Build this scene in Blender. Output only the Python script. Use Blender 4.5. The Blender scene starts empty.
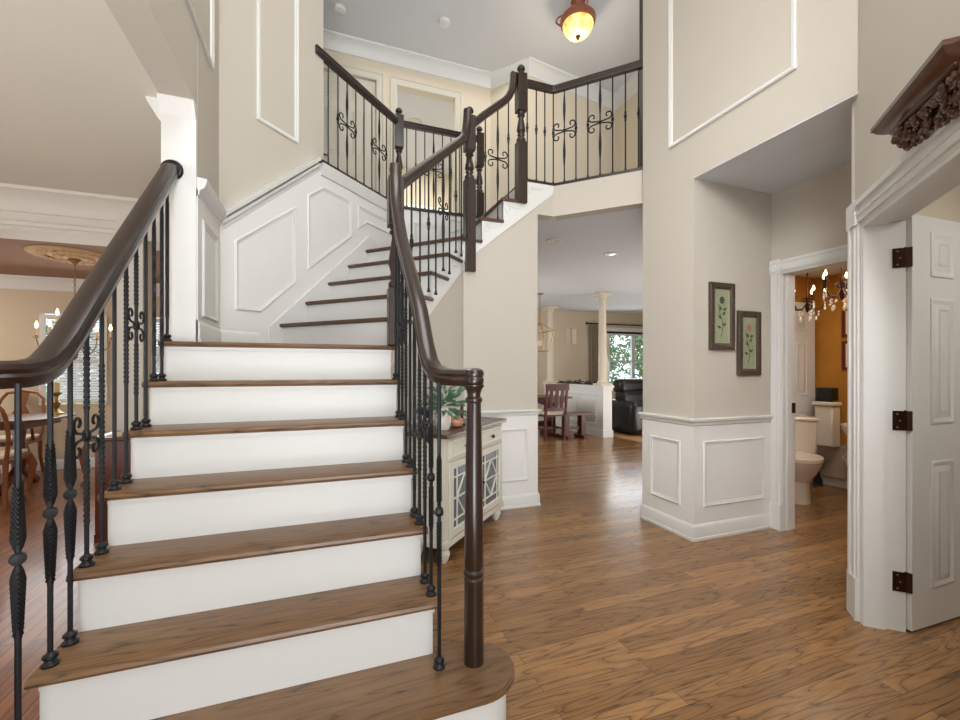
import bpy, math, random
from mathutils import Vector, noise
random.seed(7)
R = math.radians
SC = bpy.context.scene
COL = SC.collection
# ---------------------------------------------------------------- camera
TH = R(20.3); H = 1.26
ST, CT = math.sin(TH), math.cos(TH)
cd = bpy.data.cameras.new('camera'); cam = bpy.data.objects.new('camera', cd); COL.objects.link(cam)
cam.location = (0, 0, H); cam.rotation_euler = (R(90), 0, -TH)
cd.sensor_width = 36; cd.lens = 430 / 960 * 36; cd.shift_y = 10 / 960; cd.clip_start = .02; cd.clip_end = 200
SC.camera = cam
# ---------------------------------------------------------------- world, exposure
w = bpy.data.worlds.new('world'); SC.world = w; w.use_nodes = True
bg = w.node_tree.nodes['Background']; bg.inputs[0].default_value = (.80, .88, 1.0, 1); bg.inputs[1].default_value = 3.0
SC.view_settings.view_transform = 'Standard'; SC.view_settings.look = 'None'
SC.view_settings.exposure = -0.07; SC.view_settings.gamma = 1; SC.view_settings.use_curve_mapping = False
def area(name, loc, target, sx, sy, power, col=(1, 1, 1), spread=180):
    l = bpy.data.lights.new(name, 'AREA'); l.shape = 'RECTANGLE'; l.size = sx; l.size_y = sy; l.energy = power; l.color = col; l.spread = R(spread)
    o = bpy.data.objects.new(name, l); COL.objects.link(o); o.location = loc
    o.rotation_euler = (Vector(target) - Vector(loc)).to_track_quat('-Z', 'Y').to_euler(); return o
DAY = (.95, .985, 1.0)
area('front_window_light', (-.1, -4.2, 3.9), (1.6, 3.5, 2.4), 2.6, 1.8, 150, DAY)
area('front_door_light', (-.2, -4.2, 1.5), (1.6, 3, 1.2), 2.2, 2.0, 62, DAY)
area('box_wall_fill', (-.4, -.9, 3.7), (2.8, 2.2, 1.3), 1.2, 1.2, 34, (.98, .99, 1), 64)  # unseen lamp added to brighten the right box wall; no chandelier hangs here
area('foyer_overhead_fill', (.6, 1.0, 5.3), (.9, 1.4, 0), 1.8, 1.8, 60, (1, .98, .95))  # added overhead fill for even foyer brightness, not an actual fixture
area('foyer_up_fill', (-.1, -1.4, .25), (1.3, .6, 4.0), 1.5, 1.6, 100, (.96, .98, 1), 120)  # low up-facing lamp added out of view to lighten foyer and alcove ceilings
area('hall_side_fill', (-4.6, .5, 1.5), (0, 1.5, 1.2), 2.4, 1.6, 24, DAY)  # area fill from the left hall; no window opening is built there
area('hall_up_fill', (-3.2, .6, .25), (-2.6, 1.8, 2.7), 3.0, 2.4, 70, (1, .99, .97), 120)  # unseen up-facing fill added to lift the left hall ceiling
area('dining_window_light', (-2.7, 6.75, 1.5), (-2.4, 4, .4), 1.6, 1.1, 16, DAY)
area('dining_overhead_fill', (-4.6, 5.6, 2.3), (-4.0, 5.7, 0), 1.2, 1.0, 34, (1, .9, .78))  # extra soft fill out of view to brighten the dining walls
area('dining_up_fill', (-5.2, 5.4, .3), (-4.0, 5.6, 2.4), 1.2, 1.6, 22, (1, .92, .82))  # added floor-level fill pointing up at the dining ceiling
area('kitchen_window_light', (7.3, 8.9, 1.6), (5.0, 5.0, .3), 1.5, 1.1, 30, DAY)
area('kitchen_ceiling_light', (5.4, 4.8, 2.6), (4.4, 5.6, 0), 2.4, 2.0, 40, (1, .97, .94))
area('kitchen_up_fill', (6.2, 4.6, .3), (4.4, 5.6, 2.7), 2.4, 2.0, 75, (1, .98, .96))  # hidden up-facing fill added for the kitchen ceiling
area('breakfast_side_fill', (1.9, 7.4, 1.5), (5, 7.4, 1), 1.8, 1.3, 45, DAY)  # hidden side fill added to light the half wall; no window on this side
area('upstairs_hall_light', (1.5, 5.1, 5.3), (1.5, 4.9, 3), 2.2, .8, 10, (1, .97, .92))
area('powder_ceiling_light', (4.3, 2.3, 2.2), (4.3, 2.5, 0), .8, .6, 16, (1, .92, .80))
area('study_ceiling_light', (2.9, .1, 2.25), (2.8, .6, 0), .9, .9, 16, (1, .95, .88))

# ---------------------------------------------------------------- materials
def new_mat(name):
    m = bpy.data.materials.new(name); m.use_nodes = True
    return m, m.node_tree.nodes, m.node_tree.links, m.node_tree.nodes['Principled BSDF']
def lin(c):
    return tuple(((x / 255) / 12.92 if x / 255 <= .04045 else ((x / 255 + .055) / 1.055) ** 2.4) for x in c) + (1,)
def paint(name, rgb, rough=.5, metal=0, var=.03, scale=6, bump=0, bscale=60, coat=0):
    m, n, l, b = new_mat(name)
    b.inputs['Roughness'].default_value = rough; b.inputs['Metallic'].default_value = metal
    if coat: b.inputs['Coat Weight'].default_value = coat; b.inputs['Coat Roughness'].default_value = .15
    tc = n.new('ShaderNodeTexCoord'); ns = n.new('ShaderNodeTexNoise'); ns.inputs['Scale'].default_value = scale; ns.inputs['Detail'].default_value = 5
    l.new(tc.outputs['Object'], ns.inputs['Vector'])
    mx = n.new('ShaderNodeMix'); mx.data_type = 'RGBA'; c = lin(rgb)
    mx.inputs[6].default_value = tuple(max(0, x * (1 - var)) for x in c[:3]) + (1,); mx.inputs[7].default_value = tuple(min(1, x * (1 + var)) for x in c[:3]) + (1,)
    l.new(ns.outputs['Fac'], mx.inputs[0]); l.new(mx.outputs[2], b.inputs['Base Color'])
    if bump:
        n2 = n.new('ShaderNodeTexNoise'); n2.inputs['Scale'].default_value = bscale; l.new(tc.outputs['Object'], n2.inputs['Vector'])
        bp = n.new('ShaderNodeBump'); bp.inputs['Strength'].default_value = bump; bp.inputs['Distance'].default_value = .004
        l.new(n2.outputs['Fac'], bp.inputs['Height']); l.new(bp.outputs[0], b.inputs['Normal'])
    return m
def wood(name, light, dark, line, rot=0, plank=.083, length=1.3, rough=.25, planks=True, ring=9., coat=.3, seam=.0022):
    """oak with cathedral grain; boards run along local X after rotation"""
    m, n, l, b = new_mat(name)
    tc = n.new('ShaderNodeTexCoord'); mp = n.new('ShaderNodeMapping'); mp.inputs['Rotation'].default_value = (0, 0, rot); l.new(tc.outputs['Object'], mp.inputs['Vector'])
    sep = n.new('ShaderNodeSeparateXYZ'); l.new(mp.outputs[0], sep.inputs[0])
    rnd = None
    if planks:
        br = n.new('ShaderNodeTexBrick'); br.offset = .37; br.offset_frequency = 2; br.inputs['Scale'].default_value = 1
        br.inputs['Brick Width'].default_value = length; br.inputs['Row Height'].default_value = plank; br.inputs['Mortar Size'].default_value = seam; br.inputs['Mortar Smooth'].default_value = .3
        br.inputs['Color1'].default_value = (0, 0, 0, 1); br.inputs['Color2'].default_value = (1, 1, 1, 1); br.inputs['Mortar'].default_value = (.5, .5, .5, 1); br.inputs['Bias'].default_value = 0
        l.new(mp.outputs[0], br.inputs['Vector']); rnd = br
    # stretched noise for rings
    m2 = n.new('ShaderNodeMapping'); m2.inputs['Scale'].default_value = (1.3, 13, 13); l.new(mp.outputs[0], m2.inputs['Vector'])
    n1 = n.new('ShaderNodeTexNoise'); n1.noise_dimensions = '4D'; n1.inputs['Scale'].default_value = 1.0; n1.inputs['Detail'].default_value = 1.6; n1.inputs['Roughness'].default_value = .45
    l.new(m2.outputs[0], n1.inputs['Vector'])
    if rnd:
        mu = n.new('ShaderNodeMath'); mu.operation = 'MULTIPLY'; mu.inputs[1].default_value = 37; l.new(rnd.outputs['Color'], mu.inputs[0]); l.new(mu.outputs[0], n1.inputs['W'])
    k = n.new('ShaderNodeMath'); k.operation = 'MULTIPLY'; k.inputs[1].default_value = ring; l.new(n1.outputs['Fac'], k.inputs[0])
    fr = n.new('ShaderNodeMath'); fr.operation = 'FRACT'; l.new(k.outputs[0], fr.inputs[0])
    cr = n.new('ShaderNodeValToRGB'); l.new(fr.outputs[0], cr.inputs[0])
    cr.color_ramp.elements[0].position = 0; cr.color_ramp.elements[0].color = (1, 1, 1, 1)
    cr.color_ramp.elements[1].position = 1; cr.color_ramp.elements[1].color = (0, 0, 0, 1)
    e = cr.color_ramp.elements.new(.10); e.color = (.35, .35, .35, 1)
    e = cr.color_ramp.elements.new(.45); e.color = (.0, .0, .0, 1)
    e = cr.color_ramp.elements.new(.9); e.color = (.35, .35, .35, 1)
    cr.color_ramp.elements[-1].color = (1, 1, 1, 1)
    # fine pores
    m3 = n.new('ShaderNodeMapping'); m3.inputs['Scale'].default_value = (14, 420, 420); l.new(mp.outputs[0], m3.inputs['Vector'])
    n3 = n.new('ShaderNodeTexNoise'); n3.inputs['Scale'].default_value = 1; n3.inputs['Detail'].default_value = 2; l.new(m3.outputs[0], n3.inputs['Vector'])
    # big tone variation
    n4 = n.new('ShaderNodeTexNoise'); n4.inputs['Scale'].default_value = 1.1; n4.inputs['Detail'].default_value = 2; l.new(mp.outputs[0], n4.inputs['Vector'])
    mx = n.new('ShaderNodeMix'); mx.data_type = 'RGBA'; mx.inputs[6].default_value = lin(light); mx.inputs[7].default_value = lin(dark)
    ad = n.new('ShaderNodeMath'); ad.operation = 'MULTIPLY_ADD'; ad.inputs[1].default_value = .5; l.new(n3.outputs['Fac'], ad.inputs[0])
    if rnd:
        rr = n.new('ShaderNodeMath'); rr.operation = 'MULTIPLY'; rr.inputs[1].default_value = .55; l.new(rnd.outputs['Color'], rr.inputs[0]); l.new(rr.outputs[0], ad.inputs[2])
    else:
        l.new(n4.outputs['Fac'], ad.inputs[2])
    l.new(ad.outputs[0], mx.inputs[0])
    mg = n.new('ShaderNodeMix'); mg.data_type = 'RGBA'; mg.inputs[7].default_value = lin(line); l.new(mx.outputs[2], mg.inputs[6])
    pf = n.new('ShaderNodeMath'); pf.operation = 'MULTIPLY'; l.new(cr.outputs[0], pf.inputs[0])
    sf = n.new('ShaderNodeMapRange'); sf.inputs[1].default_value = .35; sf.inputs[2].default_value = .65; sf.inputs[3].default_value = .35; sf.inputs[4].default_value = .9; l.new(n3.outputs['Fac'], sf.inputs[0])
    l.new(sf.outputs[0], pf.inputs[1]); l.new(pf.outputs[0], mg.inputs[0])
    last = mg.outputs[2]
    if rnd:
        ms = n.new('ShaderNodeMix'); ms.data_type = 'RGBA'; ms.inputs[7].default_value = lin(tuple(x * .55 for x in dark)); l.new(last, ms.inputs[6]); l.new(rnd.outputs['Fac'], ms.inputs[0]); last = ms.outputs[2]
    l.new(last, b.inputs['Base Color'])
    b.inputs['Roughness'].default_value = rough; b.inputs['Coat Weight'].default_value = coat; b.inputs['Coat Roughness'].default_value = .12
    bp = n.new('ShaderNodeBump'); bp.inputs['Strength'].default_value = .12; bp.inputs['Distance'].default_value = .002; l.new(n3.outputs['Fac'], bp.inputs['Height']); l.new(bp.outputs[0], b.inputs['Normal'])
    return m
def emis(name, rgb, strength):
    m, n, l, b = new_mat(name); b.inputs['Base Color'].default_value = lin(rgb); b.inputs['Emission Color'].default_value = lin(rgb); b.inputs['Emission Strength'].default_value = strength
    return m
def glass(name, rgb=(240, 245, 245), alpha=.25):
    m, n, l, b = new_mat(name); b.inputs['Base Color'].default_value = lin(rgb); b.inputs['Roughness'].default_value = .03
    b.inputs['Alpha'].default_value = alpha
    return m
WALL = paint('wall_paint', (194, 187, 175), .75, var=.015)
TRIM = paint('white_trim_paint', (221, 221, 218), .38, var=.012)
WAINS = paint('wainscot_paint', (228, 227, 224), .45, var=.012)
CEIL = paint('ceiling_paint', (212, 214, 218), .85, var=.01)
HALLCEIL = paint('hall_ceiling_paint', (212, 207, 194), .85, var=.01)
BEAM = paint('beam_paint', (214, 209, 198), .5, var=.01)
CASING = paint('upstairs_casing_paint', (204, 198, 182), .5, var=.01)
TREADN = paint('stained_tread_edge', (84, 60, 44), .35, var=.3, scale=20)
TANWALL = paint('tan_wall_paint', (205, 190, 166), .8, var=.02)
CREAM = paint('cream_wall_paint', (216, 205, 184), .8, var=.02)
GOLDWALL = paint('gold_faux_wall', (176, 120, 38), .7, var=.28, scale=3.5)
BROWNCEIL = paint('brown_ceiling_paint', (150, 116, 92), .8, var=.03)
FLOOR = wood('oak_floor', (174, 130, 84), (114, 80, 47), (34, 18, 8), rot=0, rough=.24, ring=11, seam=.0012, coat=.15)
FLOORD = wood('oak_floor_dining', (172, 108, 62), (120, 66, 34), (70, 34, 16), rot=R(90), plank=.06, rough=.33, ring=6, seam=.003)
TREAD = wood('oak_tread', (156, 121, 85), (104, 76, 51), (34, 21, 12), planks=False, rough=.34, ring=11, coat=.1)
DARKW = paint('dark_walnut_rail', (40, 25, 18), .3, var=.35, scale=30, coat=.3)
DARKW2 = paint('espresso_newel', (50, 35, 27), .38, var=.4, scale=25, coat=.15)
MAHOG = paint('mahogany', (88, 38, 24), .28, var=.3, scale=14, coat=.4)
HONEY = paint('honey_cherry_wood', (126, 72, 36), .35, var=.25, scale=14, coat=.15)
CHERRY = paint('dark_cherry_wood', (80, 24, 17), .35, var=.3, scale=14, coat=.1)
IRON = paint('wrought_iron', (25, 27, 31), .4, metal=.3, var=.25, scale=40, bump=.2, bscale=200)
IRONB = paint('bronze_iron', (66, 62, 58), .42, metal=.6, var=.3, scale=60, bump=.25, bscale=200)
BRONZE = paint('oil_rubbed_bronze', (58, 34, 24), .35, metal=.7, var=.5, scale=40)
BRASS = paint('antique_brass', (160, 132, 84), .32, metal=.7, var=.2, scale=30)
CARVE = paint('carved_antique_wood', (70, 38, 18), .3, var=1.0, scale=22, coat=.5)
COPPER = paint('copper_bronze', (150, 92, 66), .45, metal=.4, var=.3, scale=30)
CREAMCAB = paint('cream_cabinet_paint', (214, 211, 196), .45, var=.03)
CABTOP = wood('walnut_cabinet_top', (96, 66, 46), (62, 40, 28), (36, 22, 15), planks=False, rough=.35, ring=6)
DGLASS = paint('dark_cabinet_glass', (88, 100, 112), .08, var=.2, coat=.8)
PORC = paint('porcelain', (226, 218, 204), .12, var=.01, coat=.6)
MARBLE = paint('veined_marble', (196, 186, 168), .15, var=.25, scale=7, coat=.4)
BLACK = paint('black_leather', (26, 21, 20), .32, var=.3, scale=20, bump=.3, bscale=60)
BLACKP = paint('black_lacquer', (16, 15, 18), .3)
CURT = paint('tan_curtain', (150, 135, 112), .85, var=.06)
CUSH = paint('cream_upholstery', (222, 208, 184), .8, var=.05, scale=40)
RUG = paint('tan_rug', (176, 136, 92), .9, var=.12, scale=30)
LEAF = paint('leaf_green', (96, 132, 66), .6, var=.5, scale=3)
LEAF2 = paint('plant_green', (96, 132, 104), .5, var=.35, scale=30)
PEACH = paint('peach_ceramic', (206, 150, 122), .5, var=.08)
BLIND = paint('white_blind', (236, 238, 240), .5, var=.01)
PLASTER = paint('gilded_plaster', (206, 172, 130), .6, var=.25, scale=40, bump=.6, bscale=50)
WAX = paint('candle_wax', (228, 206, 160), .5)
BULB = emis('warm_bulb', (255, 214, 150), 14)
CRYST = glass('crystal', (255, 245, 230), .55)
PANE = glass('window_glass', (235, 245, 250), .12)
PRINT = paint('pale_green_print', (150, 155, 126), .6, var=.12, scale=20)
PRINTD = paint('dark_green_ink', (58, 72, 44), .6, var=.3, scale=30)
PRINTR = paint('faded_rose_ink', (168, 116, 96), .6, var=.2, scale=30)
FRAMEM = paint('carved_bronze_frame', (78, 64, 52), .4, metal=.3, var=.6, scale=60, bump=.8, bscale=120)
REDFR = paint('red_mahogany_frame', (92, 26, 18), .35, var=.2)
def amber():
    m, n, l, b = new_mat('amber_glass_lit'); tc = n.new('ShaderNodeTexCoord'); ns = n.new('ShaderNodeTexNoise'); ns.inputs['Scale'].default_value = 14
    l.new(tc.outputs['Object'], ns.inputs['Vector']); r = n.new('ShaderNodeValToRGB'); l.new(ns.outputs['Fac'], r.inputs[0])
    r.color_ramp.elements[0].position = .3; r.color_ramp.elements[0].color = lin((214, 160, 60)); r.color_ramp.elements[1].position = .7; r.color_ramp.elements[1].color = lin((255, 240, 160))
    l.new(r.outputs[0], b.inputs['Base Color']); l.new(r.outputs[0], b.inputs['Emission Color']); b.inputs['Emission Strength'].default_value = .8
    return m
AMBER = amber()

# ---------------------------------------------------------------- mesh builder
XM = lambda u, v, w_: Vector((u, v, w_))
class M:
    def __init__(s): s.v = []; s.f = []
    def add(s, vs, fs):
        o = len(s.v); s.v += [Vector(a) for a in vs]; s.f += [tuple(i + o for i in f) for f in fs]; return s
    def box(s, cx, cy, cz, sx, sy, sz, ang=0):
        c, n = math.cos(ang), math.sin(ang); vs = []
        for dz in (-.5, .5):
            for a, b in ((-.5, -.5), (.5, -.5), (.5, .5), (-.5, .5)):
                x, y = a * sx, b * sy; vs.append((cx + x * c - y * n, cy + x * n + y * c, cz + dz * sz))
        return s.add(vs, [(3, 2, 1, 0), (4, 5, 6, 7), (0, 1, 5, 4), (1, 2, 6, 5), (2, 3, 7, 6), (3, 0, 4, 7)])
    def b2(s, x0, y0, z0, x1, y1, z1): return s.box((x0 + x1) / 2, (y0 + y1) / 2, (z0 + z1) / 2, abs(x1 - x0), abs(y1 - y0), abs(z1 - z0))
    def bar(s, p, q, w_, h, up=(0, 0, 1)):
        p, q = Vector(p), Vector(q); t = (q - p).normalized(); u = Vector(up)
        if abs(t.dot(u)) > .98: u = Vector((1, 0, 0))
        a = t.cross(u).normalized() * w_ / 2; b = a.cross(t).normalized() * h / 2
        vs = [p - a - b, p + a - b, p + a + b, p - a + b, q - a - b, q + a - b, q + a + b, q - a + b]
        return s.add(vs, [(3, 2, 1, 0), (4, 5, 6, 7), (0, 1, 5, 4), (1, 2, 6, 5), (2, 3, 7, 6), (3, 0, 4, 7)])
    def prism(s, poly, mp, w0, w1):
        n = len(poly); vs = [mp(u, v, w0) for u, v in poly] + [mp(u, v, w1) for u, v in poly]
        return s.add(vs, [tuple(range(n))[::-1], tuple(range(n, 2 * n))] + [(i, (i + 1) % n, n + (i + 1) % n, n + i) for i in range(n)])
    def sweep2(s, path, prof, closed, mp):
        """sweep profile (a = in-plane left offset, b = out of plane) along 2D path, mitred"""
        P = [Vector(p) for p in path]; n = len(P); k = len(prof); vs = []
        for i in range(n):
            if closed: a, b = P[i] - P[i - 1], P[(i + 1) % n] - P[i]
            else:
                a = P[i] - P[i - 1] if i > 0 else P[1] - P[0]; b = P[i + 1] - P[i] if i < n - 1 else P[-1] - P[-2]
            a.normalize(); b.normalize(); na = Vector((-a.y, a.x)); nb = Vector((-b.y, b.x)); m = (na + nb)
            if m.length < 1e-6: m = na
            m.normalize(); m = m / max(.3, m.dot(na))
            for (u, v) in prof: q = P[i] + m * u; vs.append(mp(q.x, q.y, v))
        fs = []
        for i in range(n if closed else n - 1):
            j = (i + 1) % n
            for e in range(k): g = (e + 1) % k; fs.append((i * k + e, j * k + e, j * k + g, i * k + g))
        if not closed: fs += [tuple(range(k)), tuple(range((n - 1) * k, n * k))[::-1]]
        return s.add(vs, fs)
    def tube(s, path, r, n=8, cap=True, flat=1):
        P = [Vector(p) for p in path]; vs = []; prev = None
        for i, p in enumerate(P):
            t = (P[min(i + 1, len(P) - 1)] - P[max(i - 1, 0)]).normalized()
            if prev is None: u = Vector((0, 0, 1)) if abs(t.z) < .9 else Vector((1, 0, 0)); a = t.cross(u).normalized()
            else: a = (prev - t * prev.dot(t)).normalized()
            prev = a; b = t.cross(a); rr = r[i] if isinstance(r, (list, tuple)) else r
            for k in range(n): g = 2 * math.pi * k / n; vs.append(p + a * rr * math.cos(g) + b * rr * flat * math.sin(g))
        m = len(P); fs = [(i * n + k, i * n + (k + 1) % n, (i + 1) * n + (k + 1) % n, (i + 1) * n + k) for i in range(m - 1) for k in range(n)]
        if cap: fs += [tuple(range(n))[::-1], tuple(range((m - 1) * n, m * n))]
        return s.add(vs, fs)
    def lathe(s, prof, c, n=16, ax=None):
        vs = []; cx, cy, cz = c
        for r_, z_ in prof:
            for k in range(n): g = 2 * math.pi * k / n; vs.append((cx + r_ * math.cos(g), cy + r_ * math.sin(g), cz + z_))
        if ax: vs = [ax(Vector(v) - Vector(c)) + Vector(c) for v in vs]
        m = len(prof); fs = [(i * n + k, i * n + (k + 1) % n, (i + 1) * n + (k + 1) % n, (i + 1) * n + k) for i in range(m - 1) for k in range(n)]
        fs += [tuple(range(n))[::-1], tuple(range((m - 1) * n, m * n))]
        return s.add(vs, fs)
    def ball(s, c, rx, ry=None, rz=None, n=12, m=8):
        ry = ry or rx; rz = rz or rx; vs = []; c = Vector(c)
        for i in range(1, m):
            a = math.pi * i / m
            for k in range(n): g = 2 * math.pi * k / n; vs.append(c + Vector((rx * math.sin(a) * math.cos(g), ry * math.sin(a) * math.sin(g), rz * math.cos(a))))
        o = len(vs); vs += [c + Vector((0, 0, rz)), c - Vector((0, 0, rz))]
        fs = [(i * n + k, (i + 1) * n + k, (i + 1) * n + (k + 1) % n, i * n + (k + 1) % n) for i in range(m - 2) for k in range(n)]
        fs += [(o, k, (k + 1) % n) for k in range(n)] + [(o + 1, (m - 2) * n + (k + 1) % n, (m - 2) * n + k) for k in range(n)]
        return s.add(vs, fs)
    def rail(s, path, prof, heads=None):
        """handrail sweep, profile (lateral, up)"""
        P = [Vector(p) for p in path]; k = len(prof); vs = []; lat = None
        for i, p in enumerate(P):
            t = (P[min(i + 1, len(P) - 1)] - P[max(i - 1, 0)]); h = Vector((t.x, t.y, 0))
            if h.length > .15 * t.length or lat is None: lat = Vector((h.y, -h.x, 0)).normalized()
            t.normalize(); up = lat.cross(t).normalized()
            for a, b in prof: vs.append(p + lat * a + up * b)
        m = len(P); fs = [(i * k + e, i * k + (e + 1) % k, (i + 1) * k + (e + 1) % k, (i + 1) * k + e) for i in range(m - 1) for e in range(k)]
        fs += [tuple(range(k))[::-1], tuple(range((m - 1) * k, m * k))]
        return s.add(vs, fs)
    def build(s, name, mat, parent=None, smooth=40, bevel=0):
        me = bpy.data.meshes.new(name)
        off = Vector((0, 0, 0))
        if parent is not None:
            q = parent
            while q is not None: off += q.location; q = q.parent
        elif not getattr(s, 'fixed', False):
            xs = [v.x for v in s.v]; ys = [v.y for v in s.v]; off = Vector(((min(xs) + max(xs)) / 2, (min(ys) + max(ys)) / 2, min(v.z for v in s.v)))
        me.from_pydata([tuple(v - off) for v in s.v], [], s.f); me.update()
        import bmesh
        bm = bmesh.new(); bm.from_mesh(me); bmesh.ops.recalc_face_normals(bm, faces=bm.faces); bm.to_mesh(me); bm.free()
        me.materials.append(mat)
        if smooth:
            for p in me.polygons: p.use_smooth = True
            me.set_sharp_from_angle(angle=R(smooth))
        o = bpy.data.objects.new(name, me); COL.objects.link(o)
        if parent is not None: o.parent = parent
        else: o.location = off
        if bevel:
            b = o.modifiers.new('bevel', 'BEVEL'); b.width = bevel; b.segments = 2; b.limit_method = 'ANGLE'
        return o
def tag(o, label, cat, group=None):
    o['label'] = label; o['category'] = cat
    if group: o['group'] = group
    return o
def thing(name, loc, label, cat, group=None):
    o = bpy.data.objects.new(name, None); COL.objects.link(o); o.location = loc; o.empty_display_size = .1
    return tag(o, label, cat, group)
def struct(name, m, mat, parent=None, smooth=40):
    m.fixed = True; o = m.build(name, mat, parent, smooth)
    if parent is None: o['kind'] = 'structure'
    return o
def copy_tree(o, parent=None):
    c = o.copy(); COL.objects.link(c)
    if parent: c.parent = parent
    for ch in list(o.children): copy_tree(ch, c)
    return c
_tn = [0]
def trim(m, mat=None, smooth=30):
    _tn[0] += 1; return struct('trim_%d' % _tn[0], m, mat or TRIM, smooth=smooth)
# plane helpers: map (s, z, out) -> world for a wall through p with heading ang (deg) and outward normal side
def plane(p, ang, side):
    a = R(ang); d = Vector((math.cos(a), math.sin(a), 0)); nn = Vector((-math.sin(a), math.cos(a), 0)) * side; P = Vector((p[0], p[1], 0))
    return lambda s_, z_, o_: P + d * s_ + Vector((0, 0, z_)) + nn * o_
def poly_xy(m, pts, z0, z1): return m.prism(pts, XM, z0, z1)
PANELM = [(0, 0), (0, .012), (.008, .018), (.016, .012), (.028, .010), (.034, 0)]
def panel(pts, mp, mat=None, w_=1.0):
    # orientation: make path counter clockwise so the profile goes inward (left)
    A = sum(pts[i][0] * pts[(i + 1) % len(pts)][1] - pts[(i + 1) % len(pts)][0] * pts[i][1] for i in range(len(pts)))
    if A < 0: pts = pts[::-1]
    m = M(); m.sweep2(pts, [(a * w_, b) for a, b in PANELM], True, mp); return trim(m, mat)
def strip(path, prof, mp, mat=None):
    m = M(); m.sweep2(path, prof, False, mp); return trim(m, mat)
# profiles in (height, out)
BASE = [(0, 0), (0, .022), (.02, .022), (.022, .016), (.095, .016), (.105, .012), (.12, .006), (.125, 0)]
CHAIR = [(-.055, 0), (-.05, .010), (-.03, .014), (-.02, .03), (-.004, .034), (0, .028), (0, 0)]
CROWN = [(-.14, 0), (-.135, .012), (-.11, .016), (-.06, .05), (-.025, .09), (-.02, .105), (0, .108), (0, 0)]

# ================================================================ SETTING
YC = 3.58; Z2 = 3.015; RS = .201; ZC = 5.455
KX, KY = -.628, 3.242
# floors
m = M(); poly_xy(m, [(-.76, -4.7), (9.2, -4.7), (9.2, 9.4), (-.76, 9.4)], -.1, 0); struct('floor', m, FLOOR)
m = M(); poly_xy(m, [(-6.2, -4.7), (-.76, -4.7), (-.76, 7.2), (-6.2, 7.2)], -.1, 0); struct('floor', m, FLOORD)
# upper floor slab (its underside is the kitchen ceiling)
m = M(); poly_xy(m, [(-1.2, 3.35), (-.70, 3.33), (-.06, 3.97), (.76, 4.71), (1.72, 4.71), (1.74, 3.66), (2.10, 3.62), (2.62, 3.12), (9.2, 3.12), (9.2, 9.4), (-1.2, 9.4)], 2.72, 3.0)
struct('ceiling', m, CEIL)
m = M(); poly_xy(m, [(-6.2, -4.7), (-.78, -4.7), (-.78, 4.62), (-6.2, 4.62)], 2.68, 2.9); struct('ceiling', m, HALLCEIL)
m = M(); poly_xy(m, [(-6.2, 4.79), (-.9, 4.79), (-.9, 7.1), (-6.2, 7.1)], 2.42, 2.6); struct('ceiling', m, BROWNCEIL)
m = M(); poly_xy(m, [(2.5805, 1.39), (2.70, 1.27), (3.39, 1.27), (3.39, 2.429), (2.5805, 2.429)], 2.676, 2.684); struct('ceiling', m, CEIL)
m = M(); poly_xy(m, [(-6.2, -4.7), (9.2, -4.7), (9.2, 9.4), (-6.2, 9.4)], ZC, ZC + .1); struct('ceiling', m, CEIL)
m = M(); poly_xy(m, [(3.52, 1.42), (5.4, 1.42), (5.4, 3.3), (3.52, 3.3)], 2.3, 2.4); struct('ceiling', m, CEIL)
m = M(); poly_xy(m, [(2.75, 1.30), (4.3, 1.30), (4.3, -2.0), (1.4, -2.0), (1.4, .2)], 2.36, 2.45); struct('ceiling', m, CEIL)
# left wall of the stairwell with opening below
m = M(); m.b2(-.78, -4.7, 2.68, KX, 2.70, ZC); m.b2(-.78, 2.72, 0, KX, KY + .1, ZC); struct('wall_left', m, WALL)
mpL = plane((KX, 0), 90, -1)     # s = Y, out = +X
# pilaster face at end of the left wall
m = M(); m.b2(-.785, 2.69, 0, KX - .0, 2.722, 2.60); m.b2(-.79, 2.682, 1.407, KX, 2.69, 1.53)
m.sweep2([(-.79, 2.69), (KX, 2.69)], [(0, 2.60), (0, 2.68), (-.05, 2.68), (-.04, 2.655), (-.012, 2.615)], False, XM)
m.sweep2([(-.785, 2.8), (-.785, 2.69)], [(0, 2.56), (0, 2.68), (-.07, 2.68), (-.06, 2.655), (-.012, 2.575)], False, XM); trim(m)
# c wall (stair side wall, parallel to the upper flight)
L45 = math.sqrt(.5)
mpC = plane((KX, KY), 45, -1)    # s along the wall, out towards the stairs
def cs(x): return (x - KX) / L45
m = M(); m.prism([(0, 0), (cs(.02), 0), (cs(.02), ZC), (0, ZC)], mpC, 0, -.12); m.prism([(cs(.02), 0), (cs(.79), 0), (cs(.79), Z2), (cs(.02), Z2)], mpC, 0, -.10)
struct('wall_back_left', m, WALL)
m = M(); m.prism([(0, 1.40), (cs(.0), 1.40), (cs(.79), 1.40), (cs(.79), 2.985), (cs(-.03), 2.985), (0, 2.235)], mpC, 0, .006); trim(m, WAINS)
m = M(); m.prism([(2.70, 1.4), (KY + .006, 1.4), (KY + .006, 2.235), (2.70, 2.235)], mpL, 0, .006); trim(m, WAINS)
# balcony wall under the upper rail
mpB = plane((0, 4.65), 0, -1)
m = M(); m.prism([(.79, 0), (1.80, 0), (1.80, 3.0), (.79, 3.0)], mpB, 0, -.1); struct('wall_back', m, WAINS)
panel([(.95, 2.56), (1.25, 2.56), (1.25, 2.87), (.95, 2.87)], mpB); panel([(1.36, 2.80), (1.65, 2.90), (1.65, 2.95), (1.36, 2.95)], mpB, w_=.6)
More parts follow.
